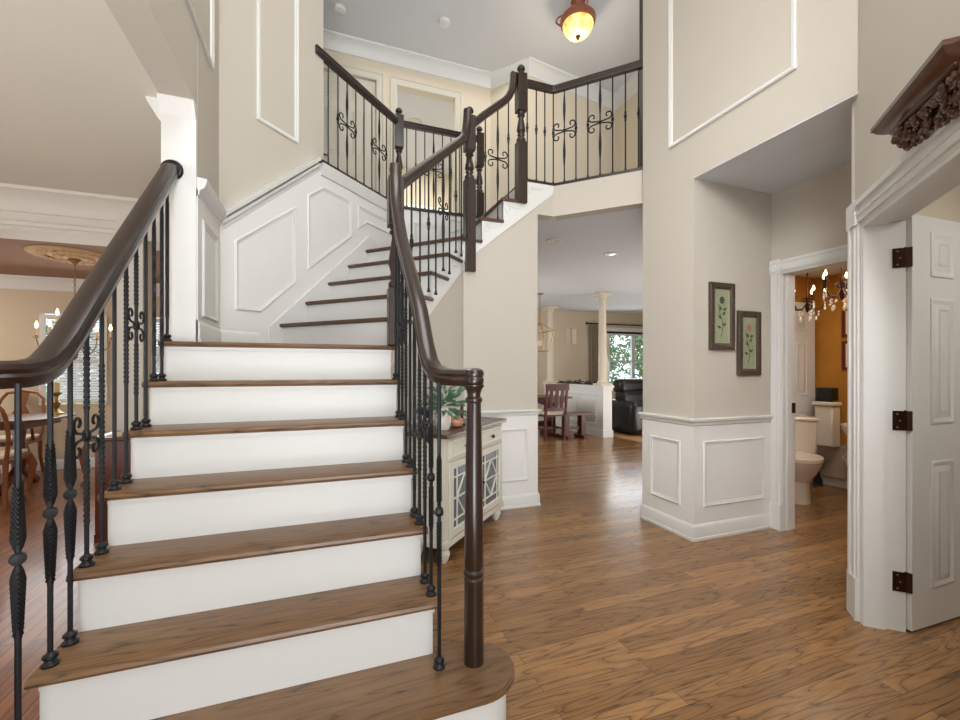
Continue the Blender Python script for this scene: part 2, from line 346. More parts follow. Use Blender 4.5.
# dark caps of the balcony edge
CAP = [(-.03, -.012), (-.03, .012), (.075, .012), (.075, -.012)]
m = M(); m.sweep2([(-.03, 3.84), (.79, 4.66), (1.72, 4.655)], [(a, Z2 + b) for a, b in CAP], False, XM); trim(m, DARKW)
m = M(); m.sweep2([(1.74, 3.575), (2.07, 3.575), (2.655, 2.99)], [(a, Z2 + b) for a, b in [(-.0, -.012), (-.0, .014), (.1, .014), (.1, -.012)]], False, XM); trim(m, DARKW)
m = M(); m.sweep2([(-.0, 3.86), (.77, 4.63)], [(0, 2.90), (-.012, 2.905), (-.018, 2.95), (-.028, 2.985), (-.03, 3.003), (0, 3.003)], False, XM); trim(m)
# stair side chair rail
strip([(-.0, 2.235), (.0 + cs(-.03), 2.985)], CHAIR, mpC)
strip([(0, 2.255), (cs(-.03), 3.003)], [(0, 0), (0, .05), (.03, .055), (.03, 0)], mpC)
strip([(2.70, 2.265), (KY, 2.265)], [(-.07, 0), (-.06, .012), (-.035, .014), (-.02, .035), (0, .045), (.03, .05), (.035, 0)], mpL)
strip([(2.70, 1.407), (KY, 1.407)], BASE, mpL); strip([(0, 1.407), (cs(-.42), 1.407)], BASE, mpC)
# panel mouldings (s, z) on those walls
panel([(2.79, 1.56), (3.15, 1.56), (3.15, 2.10), (2.79, 2.10)], mpL)
panel([(.105, 1.67), (.305, 1.675), (.62, 1.95), (.62, 2.55), (.105, 2.14)], mpC)
panel([(.735, 2.07), (1.252, 2.485), (1.252, 2.81), (.90, 2.81), (.735, 2.68)], mpC)
panel([(1.342, 2.585), (1.465, 2.675), (1.86, 2.675), (1.86, 2.81), (1.342, 2.81)], mpC)
panel([(.275, 3.05), (.646, 3.05), (.646, 5.1), (.275, 5.1)], mpC)
panel([(1.2, 3.1), (3.035, 3.1), (3.035, 5.1), (1.2, 5.1)], mpL)
panel([(-1.6, 3.1), (.9, 3.1), (.9, 5.1), (-1.6, 5.1)], mpL)
# skirt board of the upper flight
m = M(); m.prism([(.37, 1.40), (.37, 1.575), (1.49, 2.553), (1.60, 2.553), (1.60, 2.4), (1.45, 2.2), (.6, 1.40)], mpC, .005, .02); trim(m)
# right box wall, bulkhead and alcove
m = M(); poly_xy(m, [(2.579, 2.43), (3.40, 2.43), (3.40, 2.962), (2.579, 2.962)], 0, 2.684); m.b2(2.5795, 1.395, 2.685, 2.70, 2.962, ZC); struct('wall_right', m, WALL)
mpR = plane((2.579, 0), 90, 1)      # s = Y, out = -X
mpF = plane((0, 2.43), 0, -1)       # s = X, out = -Y
panel([(1.693, 3.0), (2.662, 3.0), (2.662, 5.1), (1.693, 5.1)], mpR)
m = M(); poly_xy(m, [(2.573, 2.424), (3.398, 2.424), (3.398, 2.43), (2.579, 2.43), (2.579, 2.962), (2.573, 2.962)], .1, .84); trim(m, WAINS)
box_path = [(3.30, 2.43), (2.579, 2.43), (2.579, 3.006)]
def around(path, prof, z0, mat=None):   # profile (height, out) -> horizontal run along an XY path, out on the left
    m = M(); m.sweep2(path, [(o_, z0 + h) for h, o_ in prof], False, XM); return trim(m, mat)
around([(3.398, 2.43), (2.579, 2.43), (2.579, 2.975)][::-1], [(h, -o_) for h, o_ in BASE], 0)
around([(3.398, 2.43), (2.579, 2.43), (2.579, 2.985)][::-1], [(h, -o_) for h, o_ in CHAIR], .90)
panel([(2.547, .23), (2.866, .23), (2.866, .72), (2.547, .72)], mpR)
panel([(2.667, .24), (3.302, .24), (3.302, .73), (2.667, .73)], mpF)
m = M(); m.b2(3.398, 2.353, 0, 3.52, 2.50, 2.72); m.b2(3.398, 1.30, 2.03, 3.52, 2.353, 2.72); m.b2(3.398, 1.30, 0, 3.52, 1.50, 2.72); struct('wall_right', m, WALL)
m = M(); poly_xy(m, [(2.63, 1.45), (2.61, 1.42), (2.72, 1.31), (3.40, 1.31), (3.40, 1.45)], 0, 2.72); struct('wall_right', m, WALL)
# powder room casing
mpP = plane((3.398, 0), 90, 1)
m = M()
for y0, y1 in ((2.343, 2.422), (1.40, 1.492)):
    m.b2(3.376, y0, .20, 3.398, y1, 2.02); m.b2(3.370, y0 + .02, .20, 3.378, y0 + .035, 2.02); m.b2(3.368, y1 - .045, .20, 3.378, y1 - .02, 2.02)
    m.b2(3.368, y0 - .004, 0, 3.398, y1 + .004, .20)
    m.b2(3.368, y0 - .004, 2.015, 3.398, y1 + .004, 2.13); m.lathe([(.045, 0), (.045, .006), (.034, .010), (.022, .004), (.012, .010), (0, .012)], (3.368, (y0 + y1) / 2, 2.072), 20, lambda v: Vector((-v.z, v.y, v.x)))
m.b2(3.374, 1.49, 2.03, 3.398, 2.343, 2.12); m.b2(3.366, 1.49, 2.095, 3.398, 2.343, 2.11); m.b2(3.368, 1.49, 2.04, 3.398, 2.343, 2.055)
m.b2(3.385, 2.335, 0, 3.53, 2.353, 2.03); m.b2(3.385, 1.49, 0, 3.53, 1.515, 2.03); m.b2(3.385, 1.49, 2.012, 3.53, 2.345, 2.034); m.b2(3.43, 2.325, 0, 3.47, 2.337, 2.02)
trim(m)
m = M(); m.b2(3.495, 2.330, .92, 3.53, 2.336, 1.0); struct('door_strike', m, BLACKP, bpy.data.objects['trim_%d' % _tn[0]])
# closet (study) wall in c direction with door opening
mpK = plane((2.579, 1.391), 45, 1)    # s along (1,1) from bulkhead corner, out = towards the foyer (-1, 1)
def ks(x): return (x - 2.579) / L45
sJ = -.060; sE = sJ - .95
m = M()
m.prism([(sJ, 0), (.062, 0), (.062, 2.68), (0.0, 2.68), (0.0, ZC), (ks(1.25), ZC), (ks(1.25), 0), (sE, 0), (sE, 2.0), (sJ, 2.0)], mpK, 0, -.13)
m.b2(1.13, -4.7, 0, 1.25, .10, ZC); struct('wall_right', m, WALL)
m = M()
cw = .115
for a, b in ((sJ + .006, sJ + cw), (sE - cw, sE - .006)):
    m.prism([(a, .2), (b, .2), (b, 2.0), (a, 2.0)], mpK, 0, .022); m.prism([(a + .02, .2), (a + .035, .2), (a + .035, 2.0), (a + .02, 2.0)], mpK, .02, .03); m.prism([(b - .035, .2), (b - .015, .2), (b - .015, 2.0), (b - .035, 2.0)], mpK, .02, .034)
    m.prism([(a - .004, 0), (b + .004, 0), (b + .004, .21), (a - .004, .21)], mpK, 0, .032)
    m.prism([(a - .006, 1.99), (b + .006, 1.99), (b + .006, 2.11), (a - .006, 2.11)], mpK, 0, .034)
m.prism([(sE, 2.0), (sJ, 2.0), (sJ, 2.10), (sE, 2.10)], mpK, 0, .024); m.prism([(sE, 2.075), (sJ, 2.075), (sJ, 2.10), (sE, 2.10)], mpK, .02, .038); m.prism([(sE, 2.03), (sJ, 2.03), (sJ, 2.045), (sE, 2.045)], mpK, .02, .03)
# jamb and stop
m.prism([(sJ - .018, 0), (sJ + .008, 0), (sJ + .008, 2.0), (sJ - .018, 2.0)], mpK, .012, -.155)
m.prism([(sJ - .034, 0), (sJ - .012, 0), (sJ - .012, 1.99), (sJ - .034, 1.99)], mpK, .010, -.075)
m.prism([(sE, 1.98), (sJ, 1.98), (sJ, 2.004), (sE, 2.004)], mpK, .012, -.155); m.prism([(sE, 1.965), (sJ, 1.965), (sJ, 1.985), (sE, 1.985)], mpK, .010, -.075)
m.prism([(sE - .008, 0), (sE + .018, 0), (sE + .018, 2.0), (sE - .008, 2.0)], mpK, .012, -.155)
trim(m)
# study behind the closet door
m = M(); m.b2(2.70, 1.285, 0, 4.3, 1.312, 2.36); m.b2(4.2, -2.0, 0, 4.3, 1.31, 2.36); m.b2(1.25, -2.1, 0, 4.3, -2.0, 2.36); struct('wall_right', m, CREAM)
around([(2.8, 1.285), (4.2, 1.285), (4.2, -1.9)], [(-.09, -.0), (-.085, -.012), (-.04, -.03), (-.01, -.07), (0, -.075), (0, 0)], 2.36)
# powder room
m = M(); m.b2(3.40, 3.25, 0, 5.4, 3.35, 2.3); m.b2(3.40, 2.50, 0, 3.52, 3.3, 2.3); m.b2(5.25, 1.42, 0, 5.35, 3.3, 2.3); m.b2(3.52, 1.32, 0, 5.3, 1.42, 2.3); struct('wall_powder', m, GOLDWALL)
around([(3.52, 3.25), (5.25, 3.25), (5.25, 1.42)], [(h * .75, -o_) for h, o_ in BASE], 0)
m = M(); m.b2(5.20, 1.42, .10, 5.25, 3.25, .43); m.b2(5.19, 1.42, .43, 5.25, 3.16, .455); struct('trim_marble', m, MARBLE)
# under-stair walls
S0 = (.40, 2.82)
mpO = plane(S0, 45, -1)         # outer string wall, parallel to the upper flight
LO = (1.17 - .40) / L45
def zstr(sum_): return 2.143 + (sum_ - 4.75) * .581      # bottom edge of the string along x+y
m = M(); m.prism([(0, 0), (LO, 0), (LO, zstr(4.75) + .02), (0, zstr(3.22))], mpO, 0, -.1)
m.b2(.385, 1.62, 0, .40, 2.83, .3)
struct('wall_stair', m, WALL)
m = M(); m.prism([(1.17, 0), (1.897, 0), (1.897, 2.716), (2.07, 2.716), (2.07, 2.99), (1.17, 2.25)], plane((0, YC), 0, -1), 0, -.12)
m.prism([(0, 2.716), (.83, 2.716), (.83, 3.003), (0, 3.003)], plane((2.07, YC), -45, -1), 0, -.12)
struct('wall_center', m, WALL)
mpX = plane((0, YC), 0, -1)
m = M(); m.prism([(1.17, .1), (1.897, .1), (1.897, .84), (1.17, .84)], mpX, 0, .006); m.prism([(0, .1), (LO, .1), (LO, .84), (0, .84)], mpO, 0, .006); trim(m, WAINS)
panel([(1.33, .245), (1.788, .245), (1.788, .725), (1.33, .725)], mpX)
corner = [(.40, 2.82), (1.17, YC), (1.897, YC), (1.897, YC + .12)]
around(corner, [(h, -o_) for h, o_ in BASE], 0); around(corner, [(h, -o_) for h, o_ in CHAIR], .895)
# dining room shell
m = M(); m.b2(-6.2, 4.45, 2.37, -.78, 4.79, 2.68); m.b2(-1.60, 4.42, 0, -1.42, 4.64, 2.68); m.b2(-1.0, 4.45, 0, -.70, 4.6, 2.3); m.b2(-.80, 3.35, 0, -.70, 4.6, 2.3)
struct('trim_beam', m, BEAM)
around([(-6.2, 4.45), (-.78, 4.45)], [(h * 1.25, -o_ * 1.2) for h, o_ in CROWN], 2.68, BEAM); around([(-6.2, 4.45), (-.78, 4.45)], [(0, 0), (0, -.02), (.03, -.03), (.035, 0)], 2.40, BEAM)
m = M(); YD = 6.98
for a, b, c, d in ((-6.2, 0, -3.32, 2.45), (-3.32, 0, -2.0, .82), (-3.32, 1.98, -2.0, 2.45), (-2.0, 0, -.9, 2.45), (-2.63, .82, -2.55, 1.98)): m.b2(a, YD, b, c, YD + .12, d)
m.b2(-6.2, -4.7, 0, -6.1, 7.1, 2.9); m.b2(-1.0, 4.6, 0, -.9, 7.1, 2.45); struct('wall_dining', m, TANWALL)
around([(-6.1, YD), (-1.0, YD), (-1.0, 4.6)], [(h * 1.15, -o_ * .8) for h, o_ in CROWN], 2.42); around([(-6.1, YD), (-1.0, YD)], [(h, -o_) for h, o_ in BASE], 0)
for i, (a, b) in enumerate(((-3.30, -2.62), (-2.565, -2.0))):
    m = M(); wf = plane((0, YD), 0, -1)
    m.sweep2([(a, .84), (b, .84), (b, 1.96), (a, 1.96)], [(0, 0), (0, .03), (-.0, .03), (.05, .03), (.05, 0)], True, wf); m.b2(a, YD + .03, 1.38, b, YD + .06, 1.42); m.b2((a + b) / 2 - .01, YD + .04, .84, (a + b) / 2 + .01, YD + .06, 1.96)
    wo = struct('window_%d' % (i + 1), m, TRIM)
    m = M(); m.b2(a, YD + .06, .82, b, YD + .066, 1.98); struct('pane', m, PANE, wo)
    m = M(); z = .88
    while z < 1.93: m.add([(a + .05, YD + .01, z), (b - .05, YD + .01, z), (b - .05, YD + .036, z + .024), (a + .05, YD + .036, z + .024), (a + .05, YD + .01, z + .003), (b - .05, YD + .01, z + .003), (b - .05, YD + .036, z + .027), (a + .05, YD + .036, z + .027)], [(0, 1, 2, 3), (4, 5, 6, 7), (0, 1, 5, 4), (2, 3, 7, 6)]); z += .034
    m.b2(a + .05, YD + .0, 1.93, b - .05, YD + .045, 1.96); struct('window_blind', m, BLIND, wo)
# kitchen / family room shell
YK = 9.2
m = M()
for a, b, c, d in ((1.5, 0, 6.85, 2.72), (6.85, 0, 8.5, .78), (6.85, 2.22, 8.5, 2.72), (8.5, 0, 9.2, 2.72)): m.b2(a, YK, b, c, YK + .12, d)
m.b2(9.1, -4.7, 0, 9.2, 9.3, 2.72); m.b2(1.40, 4.75, 0, 1.5, 9.3, 2.72); m.b2(3.40, 3.35, 0, 9.1, 3.45, 2.72); struct('wall_kitchen', m, TANWALL)
m = M(); wf = plane((0, YK), 0, -1); m.sweep2([(6.88, .80), (8.5, .80), (8.5, 2.20), (6.88, 2.20)], [(-.05, 0), (-.05, .03), (.05, .03), (.05, 0)], True, wf)
for x in (7.70,): m.b2(x - .06, YK - .02, .8, x + .035, YK + .05, 2.2)
m.b2(6.88, YK, 1.46, 8.5, YK + .04, 1.51); m.b2(6.80, YK - .03, 2.2, 8.6, YK, 2.36)
wo = struct('window_3', m, TRIM); m = M(); m.b2(6.88, YK + .05, .8, 8.5, YK + .056, 2.2); struct('pane', m, PANE, wo)
m = M(); m.b2(1.5, YK - .014, 0, 9.1, YK, .12); trim(m)
# upstairs hall
YU = 5.75
m = M()
hw = plane((0, YU), 0, -1)
for x0, z0, x1, z1 in ((-1.2, Z2, -.10, ZC), (-.10, 5.05, .68, ZC), (.68, Z2, .95, ZC), (.95, 5.05, 1.755, ZC), (1.755, Z2, 2.29, ZC)): m.b2(x0, YU, z0, x1, YU + .12, z1)
poly_xy(m, [(2.29, YU), (2.67, 5.30), (4.35, 5.56), (4.35, 5.7), (2.7, 5.45), (2.35, 5.87)], Z2, ZC); m.b2(4.30, 3.1, Z2, 4.40, 5.7, ZC)
m.b2(-1.3, 3.4, Z2, -1.2, 5.8, ZC); struct('wall_upstairs', m, CREAM)
around([(-1.2, YU), (2.29, YU), (2.67, 5.30), (4.30, 5.55), (4.30, 3.1)], [(h * 1.15, -o_ * 1.2) for h, o_ in CROWN], ZC, TRIM)
for i, (a, b) in enumerate(((-.10, .68), (.95, 1.755))):
    m = M(); m.sweep2([(a, Z2), (a, 5.05), (b, 5.05), (b, Z2)], [(0, 0), (0, .012), (.02, .02), (.07, .02), (.08, .03), (.09, .03), (.09, 0)], False, hw); trim(m, CASING)
# bedroom seen through the open upstairs door
m = M(); m.b2(.2, 8.9, Z2, 3.0, 9.0, ZC); m.b2(.2, 5.87, Z2, .3, 9.0, ZC); m.b2(2.9, 5.87, Z2, 3.0, 9.0, ZC); struct('wall_bedroom', m, CREAM)
m = M(); m.b2(1.62, 8.84, 3.3, 2.6, 8.9, 4.7)
wb = struct('window_4', m, TRIM); m = M()
for k in range(36): m.b2(1.68, 8.81, 3.36 + k * .036, 2.54, 8.835, 3.384 + k * .036)
struct('window_blind', m, BLIND, wb)
area('bedroom_light', (1.6, 7.4, 5.3), (1.6, 7.6, 3), 1.2, 1.2, 60, (1, .99, .93))
# front wall behind the viewer
m = M()
for x0, z0, x1, z1 in ((-6.2, 0, -1.4, ZC), (-1.4, 2.5, 1.25, 3.0), (-1.4, 5.0, 1.25, ZC), (-.15, 0, .75, .1)): m.b2(x0, -4.7, z0, x1, -4.58, z1)
struct('wall_front', m, WALL)

# ================================================================ STAIRCASE
def nose_profile(d):  # closed section for treads: (depth, height) with rounded nosing, top at 0
    return [(d, 0), (.012, 0), (.004, -.004), (0, -.0135), (.004, -.023), (.012, -.027), (.03, -.027), (d, -.027)]
lower = thing('staircase', (-.185, 1.4, 0), 'lower straight flight of oak treads with white risers and a rounded bottom step', 'staircase')
XLo, XRo = -.765, .418
def ynose(n): return 1.54 + .207 * (n - 2)
for n in range(2, 7):
    m = M(); y = ynose(n); z = n * RS; d = .207 + .03
    m.prism([(y + a, z + b) for a, b in nose_profile(d)], lambda u, v, w_: Vector((w_, u, v)), XLo, XRo); m.build('tread', TREAD, lower)
m = M(); y = ynose(7)  # landing tread
m.prism([(y + a, 7 * RS + b) for a, b in nose_profile(.14)], lambda u, v, w_: Vector((w_, u, v)), XLo, XRo)
poly_xy(m, [(XLo + .0, y + .13), (XRo, y + .13), (XRo + .02, 2.88), (.42, 2.9), (-.27, 3.6), (KX, KY), (KX, 2.69), (XLo, 2.69)], 7 * RS - .027, 7 * RS); m.build('landing', TREAD, lower)
for n in range(2, 8):
    m = M(); m.b2(-.742, ynose(n) + .028, (n - 1) * RS, .392, ynose(n) + .045, n * RS - .027); m.build('riser', TRIM, lower)
    m = M(); m.b2(-.742, ynose(n) + .018, n * RS - .043, .396, ynose(n) + .028, n * RS - .027); m.build('cove_moulding', TRIM, lower)
# bottom step with two rounded ends
def bull(r, yc, hx, y1, n=20):
    cx = -.185; pts = []
    for k in range(n + 1): a = -math.pi / 2 + math.pi * k / n; pts.append((cx + hx + r * math.cos(a), yc + r * math.sin(a)))
    for k in range(n + 1): a = math.pi / 2 + math.pi * k / n; pts.append((cx - hx + r * math.cos(a), yc + r * math.sin(a)))
    return pts
m = M()
for z0, z1, dr in ((.174, .178, -.008), (.178, .197, 0), (.197, .201, -.006)): poly_xy(m, bull(.155 + dr, 1.452, .688, 1.6), z0, z1)
poly_xy(m, [(-.75, 1.45), (.39, 1.45), (.39, 1.62), (-.75, 1.62)], .175, .2008); m.build('bottom_tread', TREAD, lower, smooth=30)
m = M(); poly_xy(m, bull(.125, 1.452, .688, 1.6), 0, .175); poly_xy(m, [(-.75, 1.45), (.39, 1.45), (.39, 1.6), (-.75, 1.6)], 0, .175); m.build('bottom_riser', TRIM, lower)
m = M(); prof = [(1.57, 0)]
for n in range(2, 8): prof += [(ynose(n) + .03, (n - 1) * RS - .03), (ynose(n) + .03, n * RS - .028)]
prof += [(2.84, 7 * RS - .028), (2.84, 0)]
for x0, x1 in ((-.745, -.725), (.372, .392)): m = M(); m.prism(prof, lambda u, v, w_: Vector((w_, u, v)), x0, x1); m.build('stringer', TRIM, lower)

upper = thing('staircase', (.6, 3.3, 7 * RS), 'upper turning flight of oak treads with white risers climbing to the balcony', 'staircase')
def dpt(sum_, diff): return ((sum_ + diff) / 2, (sum_ - diff) / 2)   # from x+y and x-y
IN, OUT = -3.862, -2.42
sums = {n: 3.258 + .346 * (n - 8) for n in range(8, 13)}
for n in range(8, 13):
    z = n * RS; s0 = sums[n]; m = M()
    if n < 12:
        for (o0, o1, z0, z1) in ((.012, 0, -.027, -.022), (0, 0, -.022, -.005), (.010, 0, -.005, 0)):
            a = s0 + o0; b = s0 + .346 + .04
            poly_xy(m, [dpt(a, IN), dpt(a, OUT + .04 - o0), dpt(b, OUT + .04 - o0), dpt(b, IN)], z + z0, z + z1)
    else:
        for (o0, z0, z1) in ((.012, -.027, -.022), (0, -.022, -.005), (.010, -.005, 0)):
            a = s0 + o0; poly_xy(m, [dpt(a, IN), dpt(a, OUT + .04 - o0), (1.18, 3.555 + o0), (1.34, 3.555 + o0), (1.34, 4.65), (.80, 4.65)], z + z0, z + z1)
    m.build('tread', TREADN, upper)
    m = M(); r0 = s0 + .04; poly_xy(m, [dpt(r0, IN), dpt(r0, OUT + .0), dpt(r0 + .025, OUT), dpt(r0 + .025, IN)], z - RS, z - .027); m.build('riser', TRIM, upper)
for n, x in ((13, 1.31), (14, 1.515)):
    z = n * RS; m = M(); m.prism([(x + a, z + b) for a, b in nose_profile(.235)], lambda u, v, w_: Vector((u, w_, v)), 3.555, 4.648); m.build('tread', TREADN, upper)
    m = M(); m.b2(x + .03, YC, z - RS, x + .045, 4.648, z - .027); m.build('riser', TRIM, upper)
m = M(); m.b2(1.76, YC, Z2 - RS, 1.775, 4.648, Z2 - .02); m.build('riser', TRIM, upper)
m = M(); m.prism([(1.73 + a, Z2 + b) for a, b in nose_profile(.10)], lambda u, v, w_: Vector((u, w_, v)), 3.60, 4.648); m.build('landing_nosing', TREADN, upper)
# outer string (white, cut to the steps) + brackets
def so(sum_): return (sum_ - (S0[0] + S0[1])) * L45
pr = [(0, zstr(3.22)), (so(4.75), zstr(4.75))]
pr += [(so(4.75), 12 * RS - .027)]
for n in range(12, 7, -1): pr += [(so(sums[n] + .04), n * RS - .027), (so(sums[n] + .04), (n - 1) * RS - .0)]
pr += [(0, 7 * RS)]
m = M(); m.prism(pr, mpO, -.02, .010); m.build('stringer', TRIM, upper)
m = M(); m.prism([(1.165, 2.20), (1.897, 2.79), (2.05, 2.915), (2.07, 2.999), (1.76, 2.999), (1.76, 14 * RS - .027), (1.545, 14 * RS - .027), (1.545, 13 * RS - .027), (1.34, 13 * RS - .027), (1.34, 12 * RS - .027), (1.165, 12 * RS - .027)], mpX, -.02, .010); m.build('stringer', TRIM, upper)
def zX(x): return 2.20 + (x - 1.165) * .81
def bracket(mp, s0, z0, w_=.19):
    m = M(); pts = []
    for k in range(15):
        t = k / 14; a = t * 2.2 * math.pi; r = .042 * (1 - t * .75); pts.append((s0 + .05 + r * math.cos(a + 1.2), z0 - .065 + r * math.sin(a + 1.2)))
    m.tube([mp(u, v, .012) for u, v in pts], .0045, 6)
    m.tube([mp(s0 + .05 + t * w_ * .75, z0 - .022 - .03 * math.sin(t * 3.1), .012) for t in [k / 8 for k in range(9)]], .004, 6)
    m.prism([(s0, z0 - .01), (s0 + w_, z0 - .01), (s0 + w_, z0 - .03), (s0, z0 - .03)], mp, .008, .013)
    m.build('scroll_bracket', TRIM, upper)
for n in range(8, 13): bracket(mpO, so(sums[n]) + .03, n * RS - .027)
for n, x in ((13, 1.31), (14, 1.515), (15, 1.74)): bracket(mpX, x + .03, n * RS - .027)

# ================================================================ RAILINGS
RP = [(-.028, -.020), (-.020, -.030), (.020, -.030), (.028, -.020), (.031, -.004), (.026, .004), (.031, .014), (.028, .026), (.014, .034), (-.014, .034), (-.028, .026), (-.031, .014), (-.026, .004), (-.031, -.004)]
def twist(m, x, y, z0, z1, r, turns=5, n=40):
    vs = []
    for i in range(n + 1):
        z = z0 + (z1 - z0) * i / n; a = turns * 2 * math.pi * i / n
        for k in range(4): g = a + math.pi / 4 + k * math.pi / 2; vs.append((x + r * 1.3 * math.cos(g), y + r * 1.3 * math.sin(g), z))
    m.add(vs, [(i * 4 + k, i * 4 + (k + 1) % 4, i * 4 + 4 + (k + 1) % 4, i * 4 + 4 + k) for i in range(n) for k in range(4)])
def baluster(root, x, y, z0, z1, kind='plain', ang=0, zc=None, r=.0072, detail=True, mat=IRON, sc=1.0):
    """ang = direction of the railing in plan (radians)"""
    m = M(); dx, dy = math.cos(ang), math.sin(ang); zc = zc if zc is not None else (z0 + z1) / 2
    P = lambda u, v, w_: Vector((x + dx * u - dy * w_, y + dy * u + dx * w_, v))
    m.lathe([(r, z0), (r, z1)], (x, y, 0), 8 if detail else 6)
    kids = []
    if kind == 'leaf':
        for s_ in (-1, 1):
            pr_ = [(r, .21), (r * 1.5, .18), (r * 2.0, .09), (r * 2.15, .05), (r * 1.5, .03), (r, .02)]
            vs = []; N = 10
            for rr, dz in pr_:
                for k in range(N): g = 2 * math.pi * k / N; vs.append(P(rr * math.cos(g), zc + s_ * dz, rr * .45 * math.sin(g)))
            m.add(vs, [(i * N + k, i * N + (k + 1) % N, (i + 1) * N + (k + 1) % N, (i + 1) * N + k) for i in range(len(pr_) - 1) for k in range(N)])
            for k in range(12):
                dz = .045 + k * .0125; wd = r * (2.0 - k * .07)
                for f_ in (-1, 1):
                    for sd in (-1, 1): m.bar(P(0, zc + s_ * (dz - .008), f_ * r * 1.15), P(sd * wd, zc + s_ * (dz + .016), f_ * r * .35), .0035, .0035)
        k_ = M(); k_.lathe([(.003, -.013), (.014, -.012), (.017, -.006), (.017, .006), (.014, .012), (.007, .014), (.006, .019), (0, .020)], (x, y, zc), 14, lambda v: Vector((dx * v.x - dy * v.z, dy * v.x + dx * v.z, v.y))); kids.append(('rosette', k_))
    elif kind == 'twist': twist(m, x, y, max(z0 + .1, zc - .22), min(z1 - .06, zc + .22), r, 6, 60)
    elif kind == 'longtwist': twist(m, x, y, z0 + .12, z1 - .1, r, 14, 120)
    elif kind == 'knuckle': m.lathe([(r, -.05), (r * 1.6, -.03), (r * 1.3, -.022), (r * 1.2, -.02), (r * 2.1, -.008), (r * 2.1, .008), (r * 1.2, .02), (r * 1.6, .03), (r, .05)], (x, y, zc), 8)
    elif kind == 'spoon':
        for s_ in (-1, 1): m.lathe([(r, -.16), (r * 2.0, -.05), (r * 1.9, 0), (r, .10)][::1] if s_ > 0 else [(r, -.10), (r * 1.9, 0), (r * 2.0, .05), (r, .16)], (x, y, zc + s_ * .19 * sc), 8)
    if kind == 'scroll' or kind == 'spoon':
        k_ = M(); q = sc
        for sx in (-1, 1):
            for sz in (-1, 1):
                pts = []
                for i in range(19):
                    t = i / 18
                    if t < .22: u = t / .22; pts.append((.004 + u * .052, .004 + .010 * u))
                    else:
                        u = (t - .22) / .78; a = -1.4 + u * 5.6; rr = .030 * (1 - u * .66); pts.append((.056 + rr * math.cos(a), .044 + rr * math.sin(a)))
                k_.tube([P(sx * a * q, zc + sz * b * q, 0) for a, b in pts], .0042 * q + .0008, 6)
        k_.lathe([(r, -.02), (r * 1.8, -.012), (r * 1.8, .012), (r, .02)], (x, y, zc), 10); kids.append(('scroll', k_))
        if kind == 'scroll': twist(m, x, y, zc - .30, zc - .08, r, 3, 30); twist(m, x, y, zc + .08, min(z1 - .06, zc + .30), r, 3, 30)
    b = m.build('baluster', mat, root)
    k_ = M(); k_.lathe([(.021, 0), (.022, .006), (.014, .014), (.013, .018), (.019, .024), (.018, .031), (.011, .036), (r, .040)] if detail else [(.014, 0), (.014, .008), (.009, .014), (.011, .02), (r, .026)], (x, y, z0), 12 if detail else 8)
    kids.append(('shoe', k_))
    for nm, k_ in kids: k_.build(nm, mat, b)
    return b
def box_newel(root, x, y, zb, zt, zl, zu, w_=.09, ang=0, mat=DARKW2):
    m = M(); z2 = zt - .09
    m.box(x, y, (zb + zl) / 2, w_, w_, zl - zb, ang); m.box(x, y, (zu + z2) / 2, w_, w_, z2 - zu, ang)
    r = w_ / 2; h = zu - zl
    m.lathe([(r * .8, 0), (r * .95, .012), (r * .95, .03), (r * .6, .05), (r * .8, .07), (r * .62, .09), (r * .92, h * .38), (r * .85, h * .5), (r * .5, h * .80), (r * .5, h - .05), (r * .85, h - .035), (r * .6, h - .02), (r * .9, h)], (x, y, zl), 16)
    m.lathe([(r * .95, 0), (r * .6, .012), (r * .42, .02), (r * .42, .028), (r * .8, .042), (r * .85, .055), (r * .7, .072), (r * .35, .086), (0, .09)], (x, y, z2), 16)
    return m.build('newel_post', mat, root, bevel=.004)
# --- right lower railing
def zr(y, c=.85): return c + .402 + (y - 1.54) * .971
ra = thing('stair_railing', (.395, 1.6, RS), 'right railing of the lower flight ending on a turned newel on the rounded bottom step', 'railing')
p = [(.521, 1.472, 1.232), (.475, 1.505, 1.232), (.43, 1.545, 1.234), (.405, 1.59, 1.25), (.396, 1.635, 1.285), (.395, 1.69, 1.345)]
y = 1.80
while y < 2.34: p.append((.395, y, zr(y, .845))); y += .09
p += [(.397, 2.40, 2.13), (.40, 2.46, 2.215), (.405, 2.51, 2.31), (.408, 2.535, 2.39), (.41, 2.55, 2.46)]
m = M(); m.rail(p, RP); m.lathe([(.026, -.032), (.034, -.024), (.038, -.006), (.034, .004), (.038, .014), (.034, .028), (.018, .035), (0, .035)], (.521, 1.472, 1.232), 24); m.build('handrail', DARKW, ra)
m = M(); NB = (.521, 1.472, RS)
m.lathe([(.036, 0), (.035, .30), (.036, .305), (.030, .312), (.038, .322), (.038, .332), (.031, .340), (.035, .352), (.034, .50), (.029, .80), (.0255, .93), (.0255, .94), (.031, .946), (.031, .956), (.024, .962), (.024, .972), (.030, .990), (.038, 1.0), (.038, 1.005)], NB, 24); m.build('newel_post', DARKW, ra)
box_newel(ra, .42, 2.60, 7 * RS, 2.50, 1.75, 2.12)
def lower_balusters(root, X, tops, kinds):
    i = 0
    for n in range(1, 7):
        ys = ((1.487,) if X > 0 else (1.464,)) if n == 1 else (ynose(n) + .066, ynose(n) + .172)
        for y in ys:
            if n == 6 and X > 0 and y > ynose(6) + .15: continue
            kd, zc = kinds[i] if i < len(kinds) else ('longtwist', None)
            baluster(root, X, y, n * RS, tops(y), kd, R(22) if kd == 'leaf' and X < 0 else R(90), zc); i += 1
